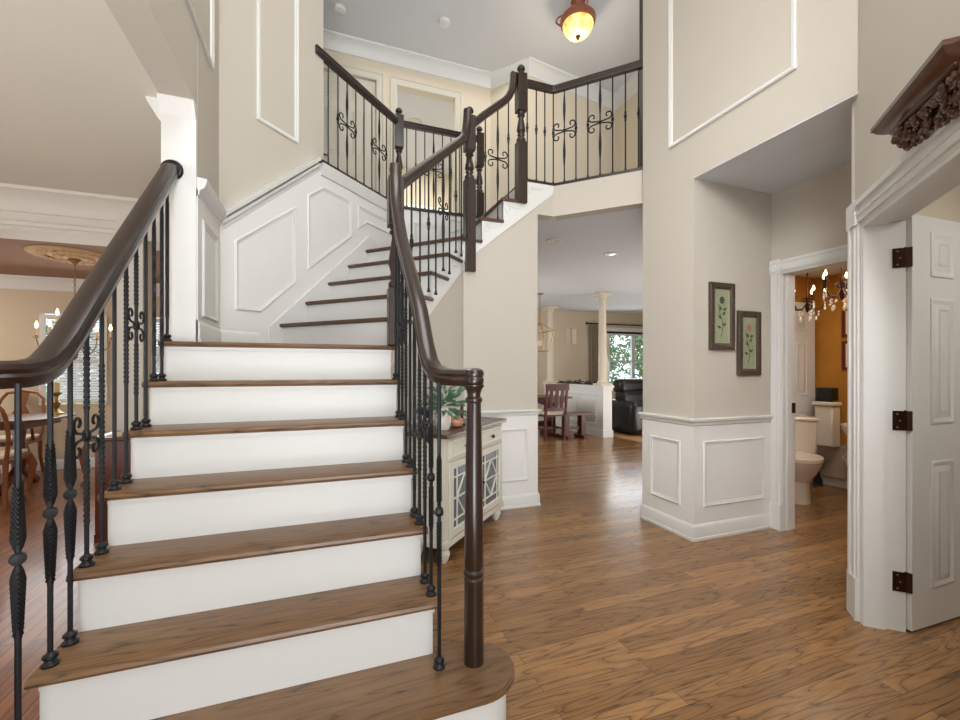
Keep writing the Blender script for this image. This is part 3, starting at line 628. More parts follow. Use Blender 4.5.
lower_balusters(ra, .395, lambda y: max(1.215, zr(y, .80)), [('leaf', .755), ('leaf', .85), ('scroll', 1.04), ('twist', 1.05), ('longtwist', None), ('plain', None), ('twist', 1.35), ('scroll', 1.46), ('longtwist', None), ('plain', None)])
# --- left lower railing
rb = thing('stair_railing', (-.75, 1.6, RS), 'left railing of the lower flight running up to a round rosette on the white pilaster', 'railing')
p = [(-.93, 1.40, 1.245), (-.885, 1.432, 1.245), (-.835, 1.458, 1.245), (-.79, 1.488, 1.245), (-.762, 1.525, 1.247), (-.748, 1.565, 1.256), (-.741, 1.60, 1.275), (-.739, 1.64, 1.305)]
y = 1.70
while y < 2.66: p.append((-.738, y, zr(y, .80))); y += .1
p.append((-.738, 2.675, zr(2.675, .80)))
m = M(); m.rail(p, [(a * 1.15, b * 1.15) for a, b in RP]); m.build('handrail', DARKW, rb)
m = M(); m.lathe([(.052, 0), (.052, .008), (.046, .014), (.046, .016), (.03, .018)], (-.735, 2.688, zr(2.68, .80) + .005), 24, lambda v: Vector((v.x, -v.z, v.y))); m.build('wall_rosette', BLACKP, rb)
m = M(); m.lathe([(.036, 0), (.035, .30), (.030, .312), (.038, .322), (.038, .332), (.031, .340), (.035, .352), (.034, .50), (.0255, .94), (.031, .956), (.024, .962), (.030, .990), (.038, 1.015)], (-.885, 1.432, RS), 24); m.build('newel_post', DARKW, rb)
lower_balusters(rb, -.738, lambda y: max(1.225, zr(y, .765)), [('leaf', .77), ('leaf', .845), ('leaf', .87), ('scroll', 1.04), ('twist', 1.06), ('plain', None), ('twist', 1.42), ('scroll', 1.45), ('plain', None), ('longtwist', None), ('longtwist', None)])
baluster(rb, -.738, ynose(7) + .045, 7 * RS, zr(ynose(7) + .045, .765), 'longtwist', R(90))
# --- upper flight railing
rc = thing('stair_railing', (.8, 3.05, 7 * RS), 'sloping railing of the upper flight between two dark square newels', 'railing')
A, B = Vector((.43, 2.63, 2.37)), Vector((1.20, 3.545, 3.30)); d = B - A
p = [A + d * t for t in (0, .2, .4, .6, .8, .90)] + [A + d * .95 + Vector((0, 0, .02)), A + d * .98 + Vector((0, 0, .10)), A + d * .995 + Vector((0, 0, .22))]
m = M(); m.rail(p, RP); m.build('handrail', DARKW2, rc)
box_newel(rc, 1.225, YC + .0, 2.123, 3.575, 2.93, 3.185)
an = math.atan2(d.y, d.x); kk = 0
for n in range(8, 13):
    for o_ in (.07, .235):
        if n == 12 and o_ > .1: continue
        s_ = sums[n] + o_; t = (s_ - (A.x + A.y)) / (d.x + d.y); q = A + d * t; kk += 1
        baluster(rc, q.x, q.y, n * RS, q.z - .03, 'spoon' if kk in (5,) else ('knuckle' if kk % 2 else 'plain'), an, q.z - .42, r=.0066, detail=False, sc=1.0)
rd = thing('stair_railing', (1.45, YC, 12 * RS), 'short stepped railing section between the two tall newels near the landing', 'railing')
p = [(1.26, YC, 3.43), (1.36, YC, 3.525), (1.46, YC, 3.61), (1.56, YC, 3.695), (1.60, YC, 3.74), (1.635, YC, 3.81), (1.65, YC, 3.90), (1.655, YC, 3.97)]
m = M(); m.rail(p, RP); m.build('handrail', DARKW2, rd)
box_newel(rd, 1.727, YC + .0, 2.79, 4.066, 3.35, 3.63)
for x, n, kd in ((1.375, 13, 'knuckle'), (1.495, 13, 'spoon'), (1.60, 14, 'knuckle')): baluster(rd, x, YC, n * RS, 3.45 + (x - 1.26) * .86 - .02, kd, 0, n * RS + .55, r=.0066, detail=False, sc=1.15)
re_ = thing('landing_railing', (2.1, 3.6, Z2), 'level landing railing over the kitchen opening, bending toward the right wall', 'railing')
ZR = 3.925
m = M(); m.rail([(1.74, YC + .02, ZR), (2.0, YC + .02, ZR), (2.052, YC + .02, ZR), (2.087, YC + .005, ZR), (2.12, YC - .03, ZR), (2.64, 3.01, ZR)], RP); m.build('handrail', DARKW2, re_)
E1 = [(1.80, 3.60), (1.895, 3.60), (1.985, 3.60), (2.075, 3.598)]
E1 += [(2.075 + .5 * t, 3.598 - .5 * t) for t in (.15, .305, .46, .615, .77, .925, 1.08)]
for i, (x, y) in enumerate(E1): baluster(re_, x, y, Z2 + .012, ZR - .02, 'spoon' if i in (4, 7) else 'knuckle', R(-45) if i > 3 else 0, Z2 + .50, r=.0066, detail=False, sc=1.25)
m = M(); m.b2(2.66, 3.04, Z2, 2.72, 3.10, ZC); m.build('wall_post', DARKW2, re_)
rf = thing('balcony_railing', (.4, 4.25, Z2), 'upper left balcony railing beginning at the tall beige wall edge', 'railing')
m = M(); m.rail([(-.045, 3.825, ZR), (.3, 4.17, ZR), (.75, 4.62, ZR)], [(a * 1.1, b * 1.1) for a, b in RP]); m.build('handrail', DARKW, rf)
box_newel(rf, .79, 4.655, Z2, 4.09, 3.32, 3.65, mat=DARKW)
for i in range(9):
    t = .06 + i * .083; x, y = .0 + t * .99, 3.87 + t * .99
    baluster(rf, x, y, Z2 + .012, ZR - .02, 'spoon' if i in (2, 6) else ('knuckle' if i % 2 else 'plain'), R(45), Z2 + .47, r=.0062, detail=False, sc=1.2)
rg = thing('balcony_railing', (1.25, 4.655, Z2), 'balcony railing behind the upper flight, in front of the open bedroom door', 'railing')
m = M(); m.rail([(.83, 4.66, ZR), (1.3, 4.66, ZR), (1.68, 4.66, ZR)], RP); m.build('handrail', DARKW, rg)
box_newel(rg, 1.715, 4.66, Z2, 4.075, 3.30, 3.60, mat=DARKW)
for i in range(8): baluster(rg, .875 + i * .1, 4.66, Z2 + .012, ZR - .02, 'spoon' if i in (3,) else ('knuckle' if i % 2 else 'plain'), 0, Z2 + .47, r=.0062, detail=False, sc=1.2)

# ================================================================ DOORS
def six_panel_door(name, p, ang, wd, ht, th, z0, panels, mat=TRIM, hinge_zs=(), hinge_side=1):
    """leaf starts at p, runs along ang; front (panel) face is on side -1"""
    mp = plane(p, ang, -1); m = M(); m.prism([(0, z0), (wd, z0), (wd, z0 + ht), (0, z0 + ht)], mp, 0, -th); d = struct(name, m, mat)
    for (a, b, c, e) in panels:
        m = M(); m.sweep2([(a, b), (c, b), (c, e), (a, e)], [(0, 0), (0, .004), (.010, .007), (.022, .001), (.03, .001), (.03, 0)], True, mp)
        m.sweep2([(a + .03, b + .03), (c - .03, b + .03), (c - .03, e - .03), (a + .03, e - .03)], [(0, 0), (0, .001), (.022, .008), (.03, .008), (.03, 0)], True, mp)
        m.prism([(a + .055, b + .055), (c - .055, b + .055), (c - .055, e - .055), (a + .055, e - .055)], mp, 0, .008); struct('door_panel', m, mat, d)
    return d, mp
cols = ((.145, .335), (.43, .62))
rows = ((.195, .814), (.997, 1.61), (1.716, 1.934))
d1, mpD = six_panel_door('door_1', (2.646, 1.209), -1.2, .765, 1.995, .035, .012, [(a, r0, b, r1) for a, b in cols for r0, r1 in rows])
for hz in (1.80, 1.016, .24):
    m = M(); h2 = .047
    m.prism([(-.001, hz - h2), (-.004, hz - h2), (-.004, hz + h2), (-.001, hz + h2)], mpD, 0, -.035)
    a = R(-45); jx, jy = 2.6115, 1.2555
    m.prism([(sJ - .0225, hz - h2), (sJ - .017, hz - h2), (sJ - .017, hz + h2), (sJ - .0225, hz + h2)], mpK, -.105, -.155); m.lathe([(.006, -h2), (.006, h2), (.004, h2 + .004)], (2.633, 1.229, hz), 10)
    m.bar((2.633, 1.229, hz), (2.642, 1.205, hz), .004, 2 * h2)
    o = struct('hinge', m, BRONZE, d1); m = M()
    for dz in (-.032, 0, .032):
        m.ball(tuple(mpK(sJ - .0225, hz + dz, -.122 - (.010 if dz == 0 else 0))), .004); m.ball((2.641, 1.222, hz + dz), .004)
    struct('hinge_screw', m, BRASS, o)
d2, mq = six_panel_door('door_2', (-.09, YU + .03), 0, .76, 2.02, .035, Z2 + .01, [(a, Z2 + r0, b, Z2 + r1) for a, b in ((.10, .33), (.43, .66)) for r0, r1 in rows], CASING)
m = M(); m.lathe([(.028, 0), (.028, .01), (.012, .02), (.012, .04)], (-.02, YU + .03, Z2 + .95), 12, lambda v: Vector((v.x, -v.z, v.y))); m.bar((-.02, YU - .01, Z2 + .95), (.08, YU - .01, Z2 + .95), .016, .018); struct('door_lever', m, BLACKP, d2)
d3, mq = six_panel_door('door_3', (4.46, 3.235), 0, .74, 1.98, .03, .01, [(a, r0, b, r1) for a, b in ((.11, .32), (.42, .63)) for r0, r1 in ((.195, .80), (.98, 1.60), (1.70, 1.90))])
m = M(); m.sweep2([(4.44, 0), (4.44, 2.01), (5.22, 2.01), (5.22, 0)], [(0, 0), (0, .015), (-.02, .015), (-.02, 0)], False, plane((0, 3.25), 0, -1)); trim(m)

# ================================================================ CARVED CORNICE over the closet door
cz = 2.222; s0_, s1_ = -1.106, -.593
co = thing('carved_cornice', tuple(mpK(-.85, 2.08, .05)), 'dark carved wooden cornice shelf mounted on the wall above the open white door', 'wall shelf')
m = M(); path = [tuple(mpK(s0_, 0, 0))[:2], tuple(mpK(s0_, 0, .14))[:2], tuple(mpK(s1_, 0, .14))[:2], tuple(mpK(s1_, 0, 0))[:2]]
PRC = [(0, 0), (0, -.016), (-.006, -.020), (-.012, -.03), (-.03, -.045), (-.042, -.05), (-.046, -.058), (-.058, -.064), (-.062, -.078), (-.075, -.082), (-.09, -.082), (-.09, 0)]
def inward(path):  # make sure profile goes to the inside
    return path
m.sweep2(path, [(-a, cz + b) for a, b in PRC], False, XM) if False else m.sweep2(path[::-1], [(-a, cz + b) for a, b in PRC], False, XM)
m.prism([(s0_ + .02, cz - .08), (s1_ - .02, cz - .08), (s1_ - .02, cz - .004), (s0_ + .02, cz - .004)], mpK, 0, .045); m.build('shelf', CARVE, co)
rnd = random.Random(5); m = M()
m.prism([(s0_ + .05, 2.13), (s0_ + .12, 2.09), (s1_ - .14, 2.10), (s1_ - .03, 2.15), (s0_ + .05, 2.15)], mpK, 0, .035)
for k in range(120):
    t = rnd.random(); sx = s0_ + .04 + t * (s1_ - s0_ - .07); dz = rnd.random(); lo = 2.075 + .05 * max(0, t - .55) * 1.8
    z = 2.15 - dz * (2.15 - lo); o_ = .03 + .05 * (1 - dz) + rnd.random() * .015; c = mpK(sx, z, o_)
    if rnd.random() < .5: m.ball(c, .011 + rnd.random() * .007, n=8, m=6)
    else:
        a0 = rnd.random() * 6; rr = .014 + rnd.random() * .012
        m.tube([mpK(sx + rr * (1 - i / 12) * math.cos(a0 + i * .5), z + rr * (1 - i / 12) * math.sin(a0 + i * .5), o_ + .004) for i in range(9)], [.004 + .003 * math.sin(i / 8 * 3.1) for i in range(9)], 6)
m.build('carving', CARVE, co)

# ================================================================ CONSOLE CABINET
mpc = plane((.745, 2.655), 45, -1); CW, CDp = .985, .285
cab = thing('console_cabinet', tuple(mpc(.49, 0, -.15)), 'cream console cabinet with dark wood top and lattice glass doors beside the stairs', 'cabinet')
m = M(); m.prism([(0, .11), (CW, .11), (CW, .82), (0, .82)], mpc, -.004, -CDp); m.prism([(-.01, .11), (CW + .01, .11), (CW + .01, .15), (-.01, .15)], mpc, .008, -CDp); m.build('body', CREAMCAB, cab, bevel=.002)
m = M(); m.prism([(-.03, .822), (CW + .03, .822), (CW + .03, .85), (-.03, .85)], mpc, .03, -CDp - .005); m.build('top', CABTOP, cab, bevel=.006)
for s_, o_ in ((.05, -.04), (CW - .05, -.04), (.05, -CDp + .04), (CW - .05, -CDp + .04)):
    c = mpc(s_, 0, o_); m = M(); m.lathe([(.018, 0), (.03, .02), (.042, .055), (.042, .07), (.028, .088), (.04, .098), (.04, .112)], tuple(c), 14); m.build('foot', CREAMCAB, cab)
for a, b in ((.045, CW / 2 - .012), (CW / 2 + .012, CW - .045)):
    m = M(); m.prism([(a, .675), (b, .675), (b, .80), (a, .80)], mpc, -.002, .010); m.sweep2([(a + .012, .687), (b - .012, .687), (b - .012, .788), (a + .012, .788)], [(0, .008), (0, .016), (.008, .016), (.012, .008)], True, mpc); dr = m.build('drawer', CREAMCAB, cab)
    m = M(); c = mpc((a + b) / 2, .737, .010); m.lathe([(.006, 0), (.006, .012), (.014, .016), (.016, .024), (.010, .030), (0, .031)], tuple(c), 12, lambda v: Vector((v.x * L45 + v.z * L45, v.x * L45 - v.z * L45, v.y))); m.build('knob', BLACKP, dr)
    m = M(); m.prism([(a + .04, .20), (b - .04, .20), (b - .04, .615), (a + .04, .615)], mpc, -.001, .003); pane_m = m
    m = M(); m.sweep2([(a, .165), (b, .165), (b, .655), (a, .655)], [(0, 0), (0, .014), (.045, .014), (.05, .004), (.05, 0)], True, mpc)
    c0, c1, z0, z1 = a + .05, b - .05, .215, .605; cxm, czm = (c0 + c1) / 2, (z0 + z1) / 2
    f = lambda p_, q_: m.bar(mpc(p_[0], p_[1], .008), mpc(q_[0], q_[1], .008), .010, .008)
    for xx in (c0 + .05, c1 - .05): f((xx, z0), (xx, z1))
    for zz in (z0 + .055, z1 - .055, czm): f((c0, zz), (c1, zz))
    f((c0 + .05, czm), (cxm, z0 + .055)); f((cxm, z0 + .055), (c1 - .05, czm)); f((c1 - .05, czm), (cxm, z1 - .055)); f((cxm, z1 - .055), (c0 + .05, czm))
    dd = m.build('door', CREAMCAB, cab); pane_m.build('glass', DGLASS, dd)
    m = M(); c = mpc(b - .022 if a < .3 else a + .022, .42, .014); m.lathe([(.005, 0), (.005, .012), (.012, .016), (.013, .024), (0, .03)], tuple(c), 12, lambda v: Vector((v.x * L45 + v.z * L45, v.x * L45 - v.z * L45, v.y))); m.build('knob', BLACKP, dd)
def leafcard(m, c, d, ln, wd, up=Vector((0, 0, 1))):
    d = d.normalized(); a = d.cross(up); a = a.normalized() * wd if a.length > .01 else Vector((wd, 0, 0)); n_ = a.cross(d).normalized() * ln * .12
    m.add([c, c + d * ln * .35 + a * .8 + n_, c + d * ln * .75 + a * .5 + n_, c + d * ln - n_, c + d * ln * .75 - a * .5 + n_, c + d * ln * .35 - a * .8 + n_], [(0, 1, 2, 3), (0, 3, 4, 5)])
c = mpc(.20, .85, -.13)
t = thing('flower_arrangement', tuple(c), 'leafy green arrangement in a white pitcher on the dark cabinet top', 'plant')
m = M(); m.lathe([(.045, 0), (.055, .03), (.06, .08), (.048, .12), (.042, .14), (.048, .155), (.042, .155), (.038, .14), (.040, .1), (0, .1)], tuple(c), 18); v_ = m.build('pitcher', PORC, t)
m = M(); m.tube([mpc(.20 - .055 - .03 * math.sin(k / 8 * 3.14), .85 + .03 + k * .013, -.13) for k in range(9)], .006, 6); m.build('handle', PORC, v_)
rnd = random.Random(3); m = M()
for k in range(110):
    a = rnd.random() * 6.28; el = rnd.uniform(-.5, 1.2); dd_ = Vector((math.cos(a) * math.cos(el), math.sin(a) * math.cos(el), math.sin(el))); st = Vector(c) + Vector((0, 0, .15)) + dd_ * rnd.uniform(.02, .16)
    if st.z < .89: st.z = .89
    leafcard(m, st, dd_ + Vector((rnd.uniform(-.5, .5), rnd.uniform(-.5, .5), rnd.uniform(-.3, .2))), rnd.uniform(.05, .10), rnd.uniform(.012, .024))
m.build('leaves', LEAF2, t)
m = M(); c = mpc(.34, .85, -.10); m.lathe([(.02, 0), (.045, .012), (.055, .035), (.045, .06), (.015, .07), (.008, .085), (0, .088)], tuple(c), 14); tag(m.build('gourd', PEACH), 'small peach ceramic gourd beside the leafy arrangement on the cabinet', 'ornament')
m = M(); c = mpc(.47, .85, -.12); m.lathe([(.03, 0), (.03, .01), (.012, .02), (.01, .08), (.022, .10), (.026, .11), (.012, .115), (.012, .17), (0, .17)], tuple(c), 14); tag(m.build('candle_holder', REDFR), 'dark red candle holder on the cabinet top behind the turned newel', 'candle holder')

# ================================================================ FRAMED PRINTS on the box wall
def print_frame(x0, x1, z0, z1, label, rose):
    t = thing('framed_print', ((x0 + x1) / 2, 2.43, z0), label, 'picture', None)
    m = M(); m.sweep2([(x0, z0), (x1, z0), (x1, z1), (x0, z1)], [(0, 0), (0, .020), (.006, .028), (.018, .022), (.03, .028), (.048, .018), (.052, .010), (.052, 0)], True, mpF)
    rn = random.Random(int(x0 * 100))
    for k in range(90):
        e = rn.random(); side = rn.randrange(4); wv = .012 + rn.random() * .026
        p_ = (x0 + e * (x1 - x0), z0 + wv) if side == 0 else (x0 + e * (x1 - x0), z1 - wv) if side == 1 else (x0 + wv, z0 + e * (z1 - z0)) if side == 2 else (x1 - wv, z0 + e * (z1 - z0))
        if x0 + .01 < p_[0] < x1 - .01 and z0 + .01 < p_[1] < z1 - .01: m.ball(mpF(p_[0], p_[1], .024), .007, .006, .006, 6, 4)
    m.build('frame', FRAMEM, t)
    a, b, c_, d_ = x0 + .05, x1 - .05, z0 + .05, z1 - .05
    m = M(); m.prism([(a, c_), (b, c_), (b, d_), (a, d_)], mpF, 0, .010); m.sweep2([(a, c_), (b, c_), (b, d_), (a, d_)], [(0, .01), (0, .016), (.01, .012), (.01, .01)], True, mpF); pr_ = m.build('print', PRINT, t)
    m = M(); xc = (a + b) / 2; g = lambda u, v: mpF(xc + u, c_ + v * (d_ - c_), .011)
    m.tube([g(.02 * math.sin(k * .5) - .01, .12 + k * .06) for k in range(11)], .0022, 5)
    for u, v, an_ in ((-.02, .45, 2.3), (.02, .52, .8), (-.015, .60, 2.0), (.02, .33, .4), (-.02, .28, 2.8), (.03, .62, .3)):
        q = g(u * .3, v); m.prism([(0, 0), (.018, .012), (.045, 0), (.018, -.012)], lambda U, V, W_: q + Vector((U * math.cos(an_) - V * math.sin(an_), -W_, U * math.sin(an_) + V * math.cos(an_))), 0, .001)
    m.build('stem_and_leaves', PRINTD, pr_)
    m = M(); q = g(.002, .80)
    for k in range(6): a_ = k * 1.05; m.ball(q + Vector((.016 * math.cos(a_), 0, .018 * math.sin(a_))), .011, .002, .012, 8, 6)
    m.ball(q, .010, .003, .010, 8, 6); m.build('blossom', PRINTR if rose else PRINTD, pr_)
print_frame(2.724, 2.972, 1.413, 1.920, 'narrow floral print in a dark carved frame, the higher left of the pair', False)
print_frame(3.012, 3.252, 1.220, 1.718, 'narrow rose print in a dark carved frame, the lower right of the pair', True)

# ================================================================ UPSTAIRS LIGHT, DETECTORS, DOWNLIGHTS
LX, LY = 2.735, 4.19
t = thing('ceiling_light', (LX, LY, 5.02), 'amber glass bowl ceiling light with bronze handles over the upstairs landing', 'ceiling light')
m = M(); m.lathe([(.075, ZC - .001), (.08, ZC - .02), (.05, ZC - .05), (.03, ZC - .07), (.03, ZC - .14), (.10, ZC - .15), (.16, ZC - .17), (.195, ZC - .21), (.20, ZC - .225), (.19, ZC - .27), (.17, ZC - .275)], (LX, LY, 0), 28)
for k in range(3):
    a = k * 2.094 + .4; P = lambda u, v: Vector((LX + math.cos(a) * u, LY + math.sin(a) * u, v))
    m.tube([P(.19 + .055 * math.sin(q_ / 10 * math.pi) , ZC - .25 + .13 * q_ / 10 ) for q_ in range(9)] + [P(.16, ZC - .13), P(.12, ZC - .15)], .009, 8)
m.build('fitting', COPPER, t)
m = M(); m.lathe([(.17, ZC - .27), (.172, ZC - .30), (.155, ZC - .34), (.12, ZC - .385), (.06, ZC - .405), (0, ZC - .41)], (LX, LY, 0), 28); m.build('glass_bowl', AMBER, t)
m = M(); m.lathe([(.03, ZC - .40), (.03, ZC - .415), (.018, ZC - .425), (.022, ZC - .435), (.008, ZC - .455), (0, ZC - .46)], (LX, LY, 0), 14); m.build('finial', BRONZE, t)
l = bpy.data.lights.new('ceiling_bulb', 'POINT'); l.energy = 12; l.color = (1, .84, .62); l.shadow_soft_size = .08; o = bpy.data.objects.new('ceiling_bulb', l); COL.objects.link(o); o.location = (LX, LY + .02, ZC - .52)
for x, y, lb in ((.20, 5.24, 'white round smoke detector on the upper ceiling near the tall wall edge'), (1.39, 5.0, 'white round ceiling sensor with dark slots, nearer the amber light')):
    t = thing('smoke_detector', (x, y, ZC - .05), lb, 'smoke detector')
    m = M(); m.lathe([(.07, ZC - .001), (.07, ZC - .02), (.062, ZC - .036), (.035, ZC - .042), (0, ZC - .042)], (x, y, 0), 24); m.build('housing', TRIM, t)
    m = M(); m.lathe([(.022, ZC - .04), (.022, ZC - .046), (0, ZC - .047)], (x, y, 0), 16); m.build('sensor_cap', CEIL, t)
for x, y, lb in ((2.46, 4.24, 'recessed ceiling downlight nearest the kitchen opening'), (3.42, 4.50, 'recessed ceiling downlight farther right in the kitchen ceiling')):
    t = thing('downlight', (x, y, 2.70), lb, 'ceiling light', 'recessed downlights in the kitchen ceiling')
    m = M(); m.lathe([(.062, 2.719), (.085, 2.719), (.085, 2.712), (.07, 2.708), (.062, 2.712)], (x, y, 0), 24); m.build('trim_ring', TRIM, t)
    m = M(); m.lathe([(.061, 2.718), (.055, 2.712), (0, 2.711)], (x, y, 0), 20); m.build('lamp', PORC, t)

# ================================================================ KITCHEN / FAMILY ROOM
c2, c1 = Vector((5.02, 6.86, 0)), Vector((4.95, 8.72, 0))
hd = (c1 - c2).normalized(); an = math.degrees(math.atan2(hd.y, hd.x)); mph = plane((c2.x - .09, c2.y), an, 1); LH = (c1 - c2).length
m = M(); m.prism([(-.14, 0), (LH + .1, 0), (LH + .1, .93), (-.14, .93)], mph, 0, -.20); m.prism([(-.17, .93), (LH + .1, .93), (LH + .1, .965), (-.17, .965)], mph, .03, -.23)
m.prism([(-.16, 0), (LH + .1, 0), (LH + .1, .13), (-.16, .13)], mph, .018, -.215); m.prism([(-.155, .88), (LH + .1, .88), (LH + .1, .93), (-.155, .93)], mph, .014, -.215); struct('wall_half', m, TRIM)
for k in range(3): panel([(.06 + k * .62, .22), (.60 + k * .62, .22), (.60 + k * .62, .80), (.06 + k * .62, .80)], mph)
for c_ in (c2, c1):
    m = M(); x, y = c_.x, c_.y; m.box(x, y, .985, .26, .26, .04); m.lathe([(.10, 1.0), (.105, 1.03), (.085, 1.05), (.078, 1.07), (.078, 1.5), (.064, 2.58), (.064, 2.60), (.078, 2.61), (.078, 2.63), (.09, 2.67)], (x, y, 0), 24); m.box(x, y, 2.69, .25, .25, .05); struct('trim_column', m, CREAM)
rnd = random.Random(9); m = M(); m.tube([mph(.2, .977, -.10), mph(.8, .98, -.12), mph(1.6, .977, -.10)], .012, 6)
for k in range(40):
    s_ = .25 + rnd.random() * 1.3; q = mph(s_, .965 + rnd.random() * .02 + .012, -.10 + rnd.uniform(-.06, .06)); e = q + Vector((rnd.uniform(-.05, .05), rnd.uniform(-.14, .14), rnd.uniform(0, .07)))
    m.tube([q, (q + e) / 2 + Vector((0, 0, .015)), e], .009, 5)
tag(m.build('branch_garland', BLACKP), 'dark twig garland lying on top of the white half wall', 'garland')
# breakfast table, bench and chair
t = thing('breakfast_table', (3.75, 7.35, 0), 'dark cherry trestle table in the breakfast area behind the chair', 'table')
m = M(); m.b2(2.9, 6.95, .725, 4.42, 7.75, .76); m.b2(2.96, 7.0, .65, 4.30, 7.7, .725); m.build('tabletop', CHERRY, t, bevel=.004)
for x in (3.2, 4.15):
    m = M(); m.b2(x - .05, 7.05, 0, x + .05, 7.65, .07); m.b2(x - .04, 7.2, .07, x + .04, 7.5, .65); m.b2(x - .05, 7.05, .58, x + .05, 7.65, .65); m.build('trestle', CHERRY, t, bevel=.004)
m = M(); m.b2(3.2, 7.32, .18, 4.15, 7.38, .28); m.build('stretcher', CHERRY, t)
t = thing('bench', (4.44, 6.80, 0), 'small dark cherry bench end sticking out beside the slat back chair', 'bench')
m = M(); m.b2(4.16, 6.72, .43, 4.76, 7.02, .47); m.build('seat', CHERRY, t, bevel=.004)
for x in (4.22, 4.56):
    m = M(); m.b2(x - .045, 6.80, .05, x + .045, 6.94, .43); m.b2(x - .06, 6.70, 0, x + .06, 7.04, .06); m.build('leg', CHERRY, t, bevel=.006)
m = M(); m.b2(4.2, 6.85, .16, 4.58, 6.89, .21); m.build('stretcher', CHERRY, t)
t = thing('dining_chair', (3.92, 6.78, 0), 'dark cherry slat back chair pulled up to the breakfast table', 'chair')
cx, cy = 3.92, 6.72
m = M(); m.b2(cx - .22, cy, .43, cx + .22, cy + .42, .46); m.build('seat', CHERRY, t, bevel=.005)
m = M(); m.box(cx, cy + .21, .48, .40, .38, .045); m.build('cushion', CUSH, t, bevel=.012)
for x in (cx - .20, cx + .20):
    m = M(); m.bar((x, cy + .02, 0), (x, cy + .0, .46), .04, .04); m.bar((x, cy, .46), (x, cy - .07, .99), .04, .035); m.build('leg', CHERRY, t)
    m = M(); m.bar((x, cy + .39, 0), (x, cy + .39, .43), .04, .04); m.build('leg', CHERRY, t)
m = M(); m.bar((cx - .23, cy - .07, .955), (cx + .23, cy - .07, .955), .035, .12); m.bar((cx - .2, cy - .01, .56), (cx + .2, cy - .01, .56), .03, .06)
for x in (-.11, 0, .11): m.bar((cx + x, cy - .01, .55), (cx + x, cy - .065, .93), .065, .018, up=(0, 1, 0))
m.build('backrest', CHERRY, t)
m = M(); m.bar((cx - .2, cy + .01, .2), (cx - .2, cy + .39, .2), .02, .03); m.bar((cx + .2, cy + .01, .2), (cx + .2, cy + .39, .2), .02, .03); m.bar((cx - .2, cy + .2, .2), (cx + .2, cy + .2, .2), .02, .03); m.build('stretcher', CHERRY, t)
# lantern pendant
t = thing('lantern_pendant', (3.9, 7.3, 1.76), 'open square metal lantern pendant over the breakfast table', 'pendant light')
m = M(); px, py = 3.92, 7.3
for z, h_ in ((1.62, .13), (2.0, .19)):
    for a, b in (((-1, -1), (1, -1)), ((1, -1), (1, 1)), ((1, 1), (-1, 1)), ((-1, 1), (-1, -1))): m.bar((px + a[0] * h_, py + a[1] * h_, z), (px + b[0] * h_, py + b[1] * h_, z), .016, .016)
for a, b in ((-1, -1), (1, -1), (1, 1), (-1, 1)): m.bar((px + a * .13, py + b * .13, 1.62), (px + a * .19, py + b * .19, 2.0), .016, .016); m.bar((px + a * .19, py + b * .19, 2.0), (px, py, 2.16), .012, .012)
m.build('cage', BRASS, t); m = M(); m.tube([(px, py, 2.15), (px, py, 2.715)], .008, 8); m.lathe([(.06, 2.70), (.06, 2.719)], (px, py, 0), 16); m.build('stem', BRASS, t)
for k in range(3): a = k * 2.1; m = M(); m.tube([(px + .04 * math.cos(a), py + .04 * math.sin(a), 1.72), (px + .04 * math.cos(a), py + .04 * math.sin(a), 1.82)], .011, 8); m.build('candle', WAX, t)
# recliner sofa
t = thing('leather_sofa', (6.35, 6.85, 0), 'puffy black leather reclining sofa under the family room window', 'sofa')
def puff(name, x0, y0, z0, x1, y1, z1, bv=.07):
    m = M(); m.b2(x0, y0, z0, x1, y1, z1); o = m.build(name, BLACK, t, bevel=bv); o.modifiers['bevel'].segments = 4; return o
puff('base', 5.62, 6.62, .04, 7.35, 7.55, .36, .04); puff('armrest', 5.45, 6.52, .04, 5.75, 7.50, .66, .1); puff('armrest', 7.15, 6.52, .04, 7.45, 7.50, .66, .1)
for x in (5.76, 6.46): puff('seat_cushion', x, 6.50, .30, x + .68, 7.20, .50); puff('footrest', x, 6.46, .10, x + .68, 6.56, .42, .03)
for x in (5.70, 6.46): puff('back_cushion', x, 7.10, .45, x + .72, 7.42, .84, .09); puff('head_cushion', x, 7.16, .78, x + .72, 7.50, 1.08, .1)
m = M(); poly_xy(m, [(5.2, 5.2), (7.8, 5.2), (7.8, 7.8), (5.2, 7.8)], .001, .012); tag(m.build('rug', RUG), 'tan rug under the black leather sofa', 'rug')
# curtain and rod
t = thing('curtain', (6.42, YK - .09, .05), 'tan pleated curtain panel hanging left of the family room window', 'curtain')
m = M(); N = 40; vs = []
for i in range(N + 1): u = i / N; vs += [(6.28 + u * .27, YK - .10 + .03 * math.sin(u * 34), .03), (6.28 + u * .27, YK - .10 + .03 * math.sin(u * 34), 2.38)]
vs += [(v[0], v[1] + .006, v[2]) for v in vs]; K2 = 2 * (N + 1)
m.add(vs, [(2 * i, 2 * i + 2, 2 * i + 3, 2 * i + 1) for i in range(N)] + [(K2 + 2 * i, K2 + 2 * i + 1, K2 + 2 * i + 3, K2 + 2 * i + 2) for i in range(N)]); m.build('drape', CURT, t)
m = M(); m.tube([(6.22, YK - .1, 2.42), (8.6, YK - .1, 2.42)], .016, 8); m.ball((6.20, YK - .1, 2.42), .03); m.bar((6.26, YK - .1, 2.42), (6.26, YK, 2.42), .015, .015); tag(m.build('curtain_rod', BLACKP), 'dark curtain rod above the family room window', 'curtain rod')
t = thing('wall_sconce', (5.78, YK, 1.87), 'small pale box sconce on the tan family room wall', 'wall lamp')
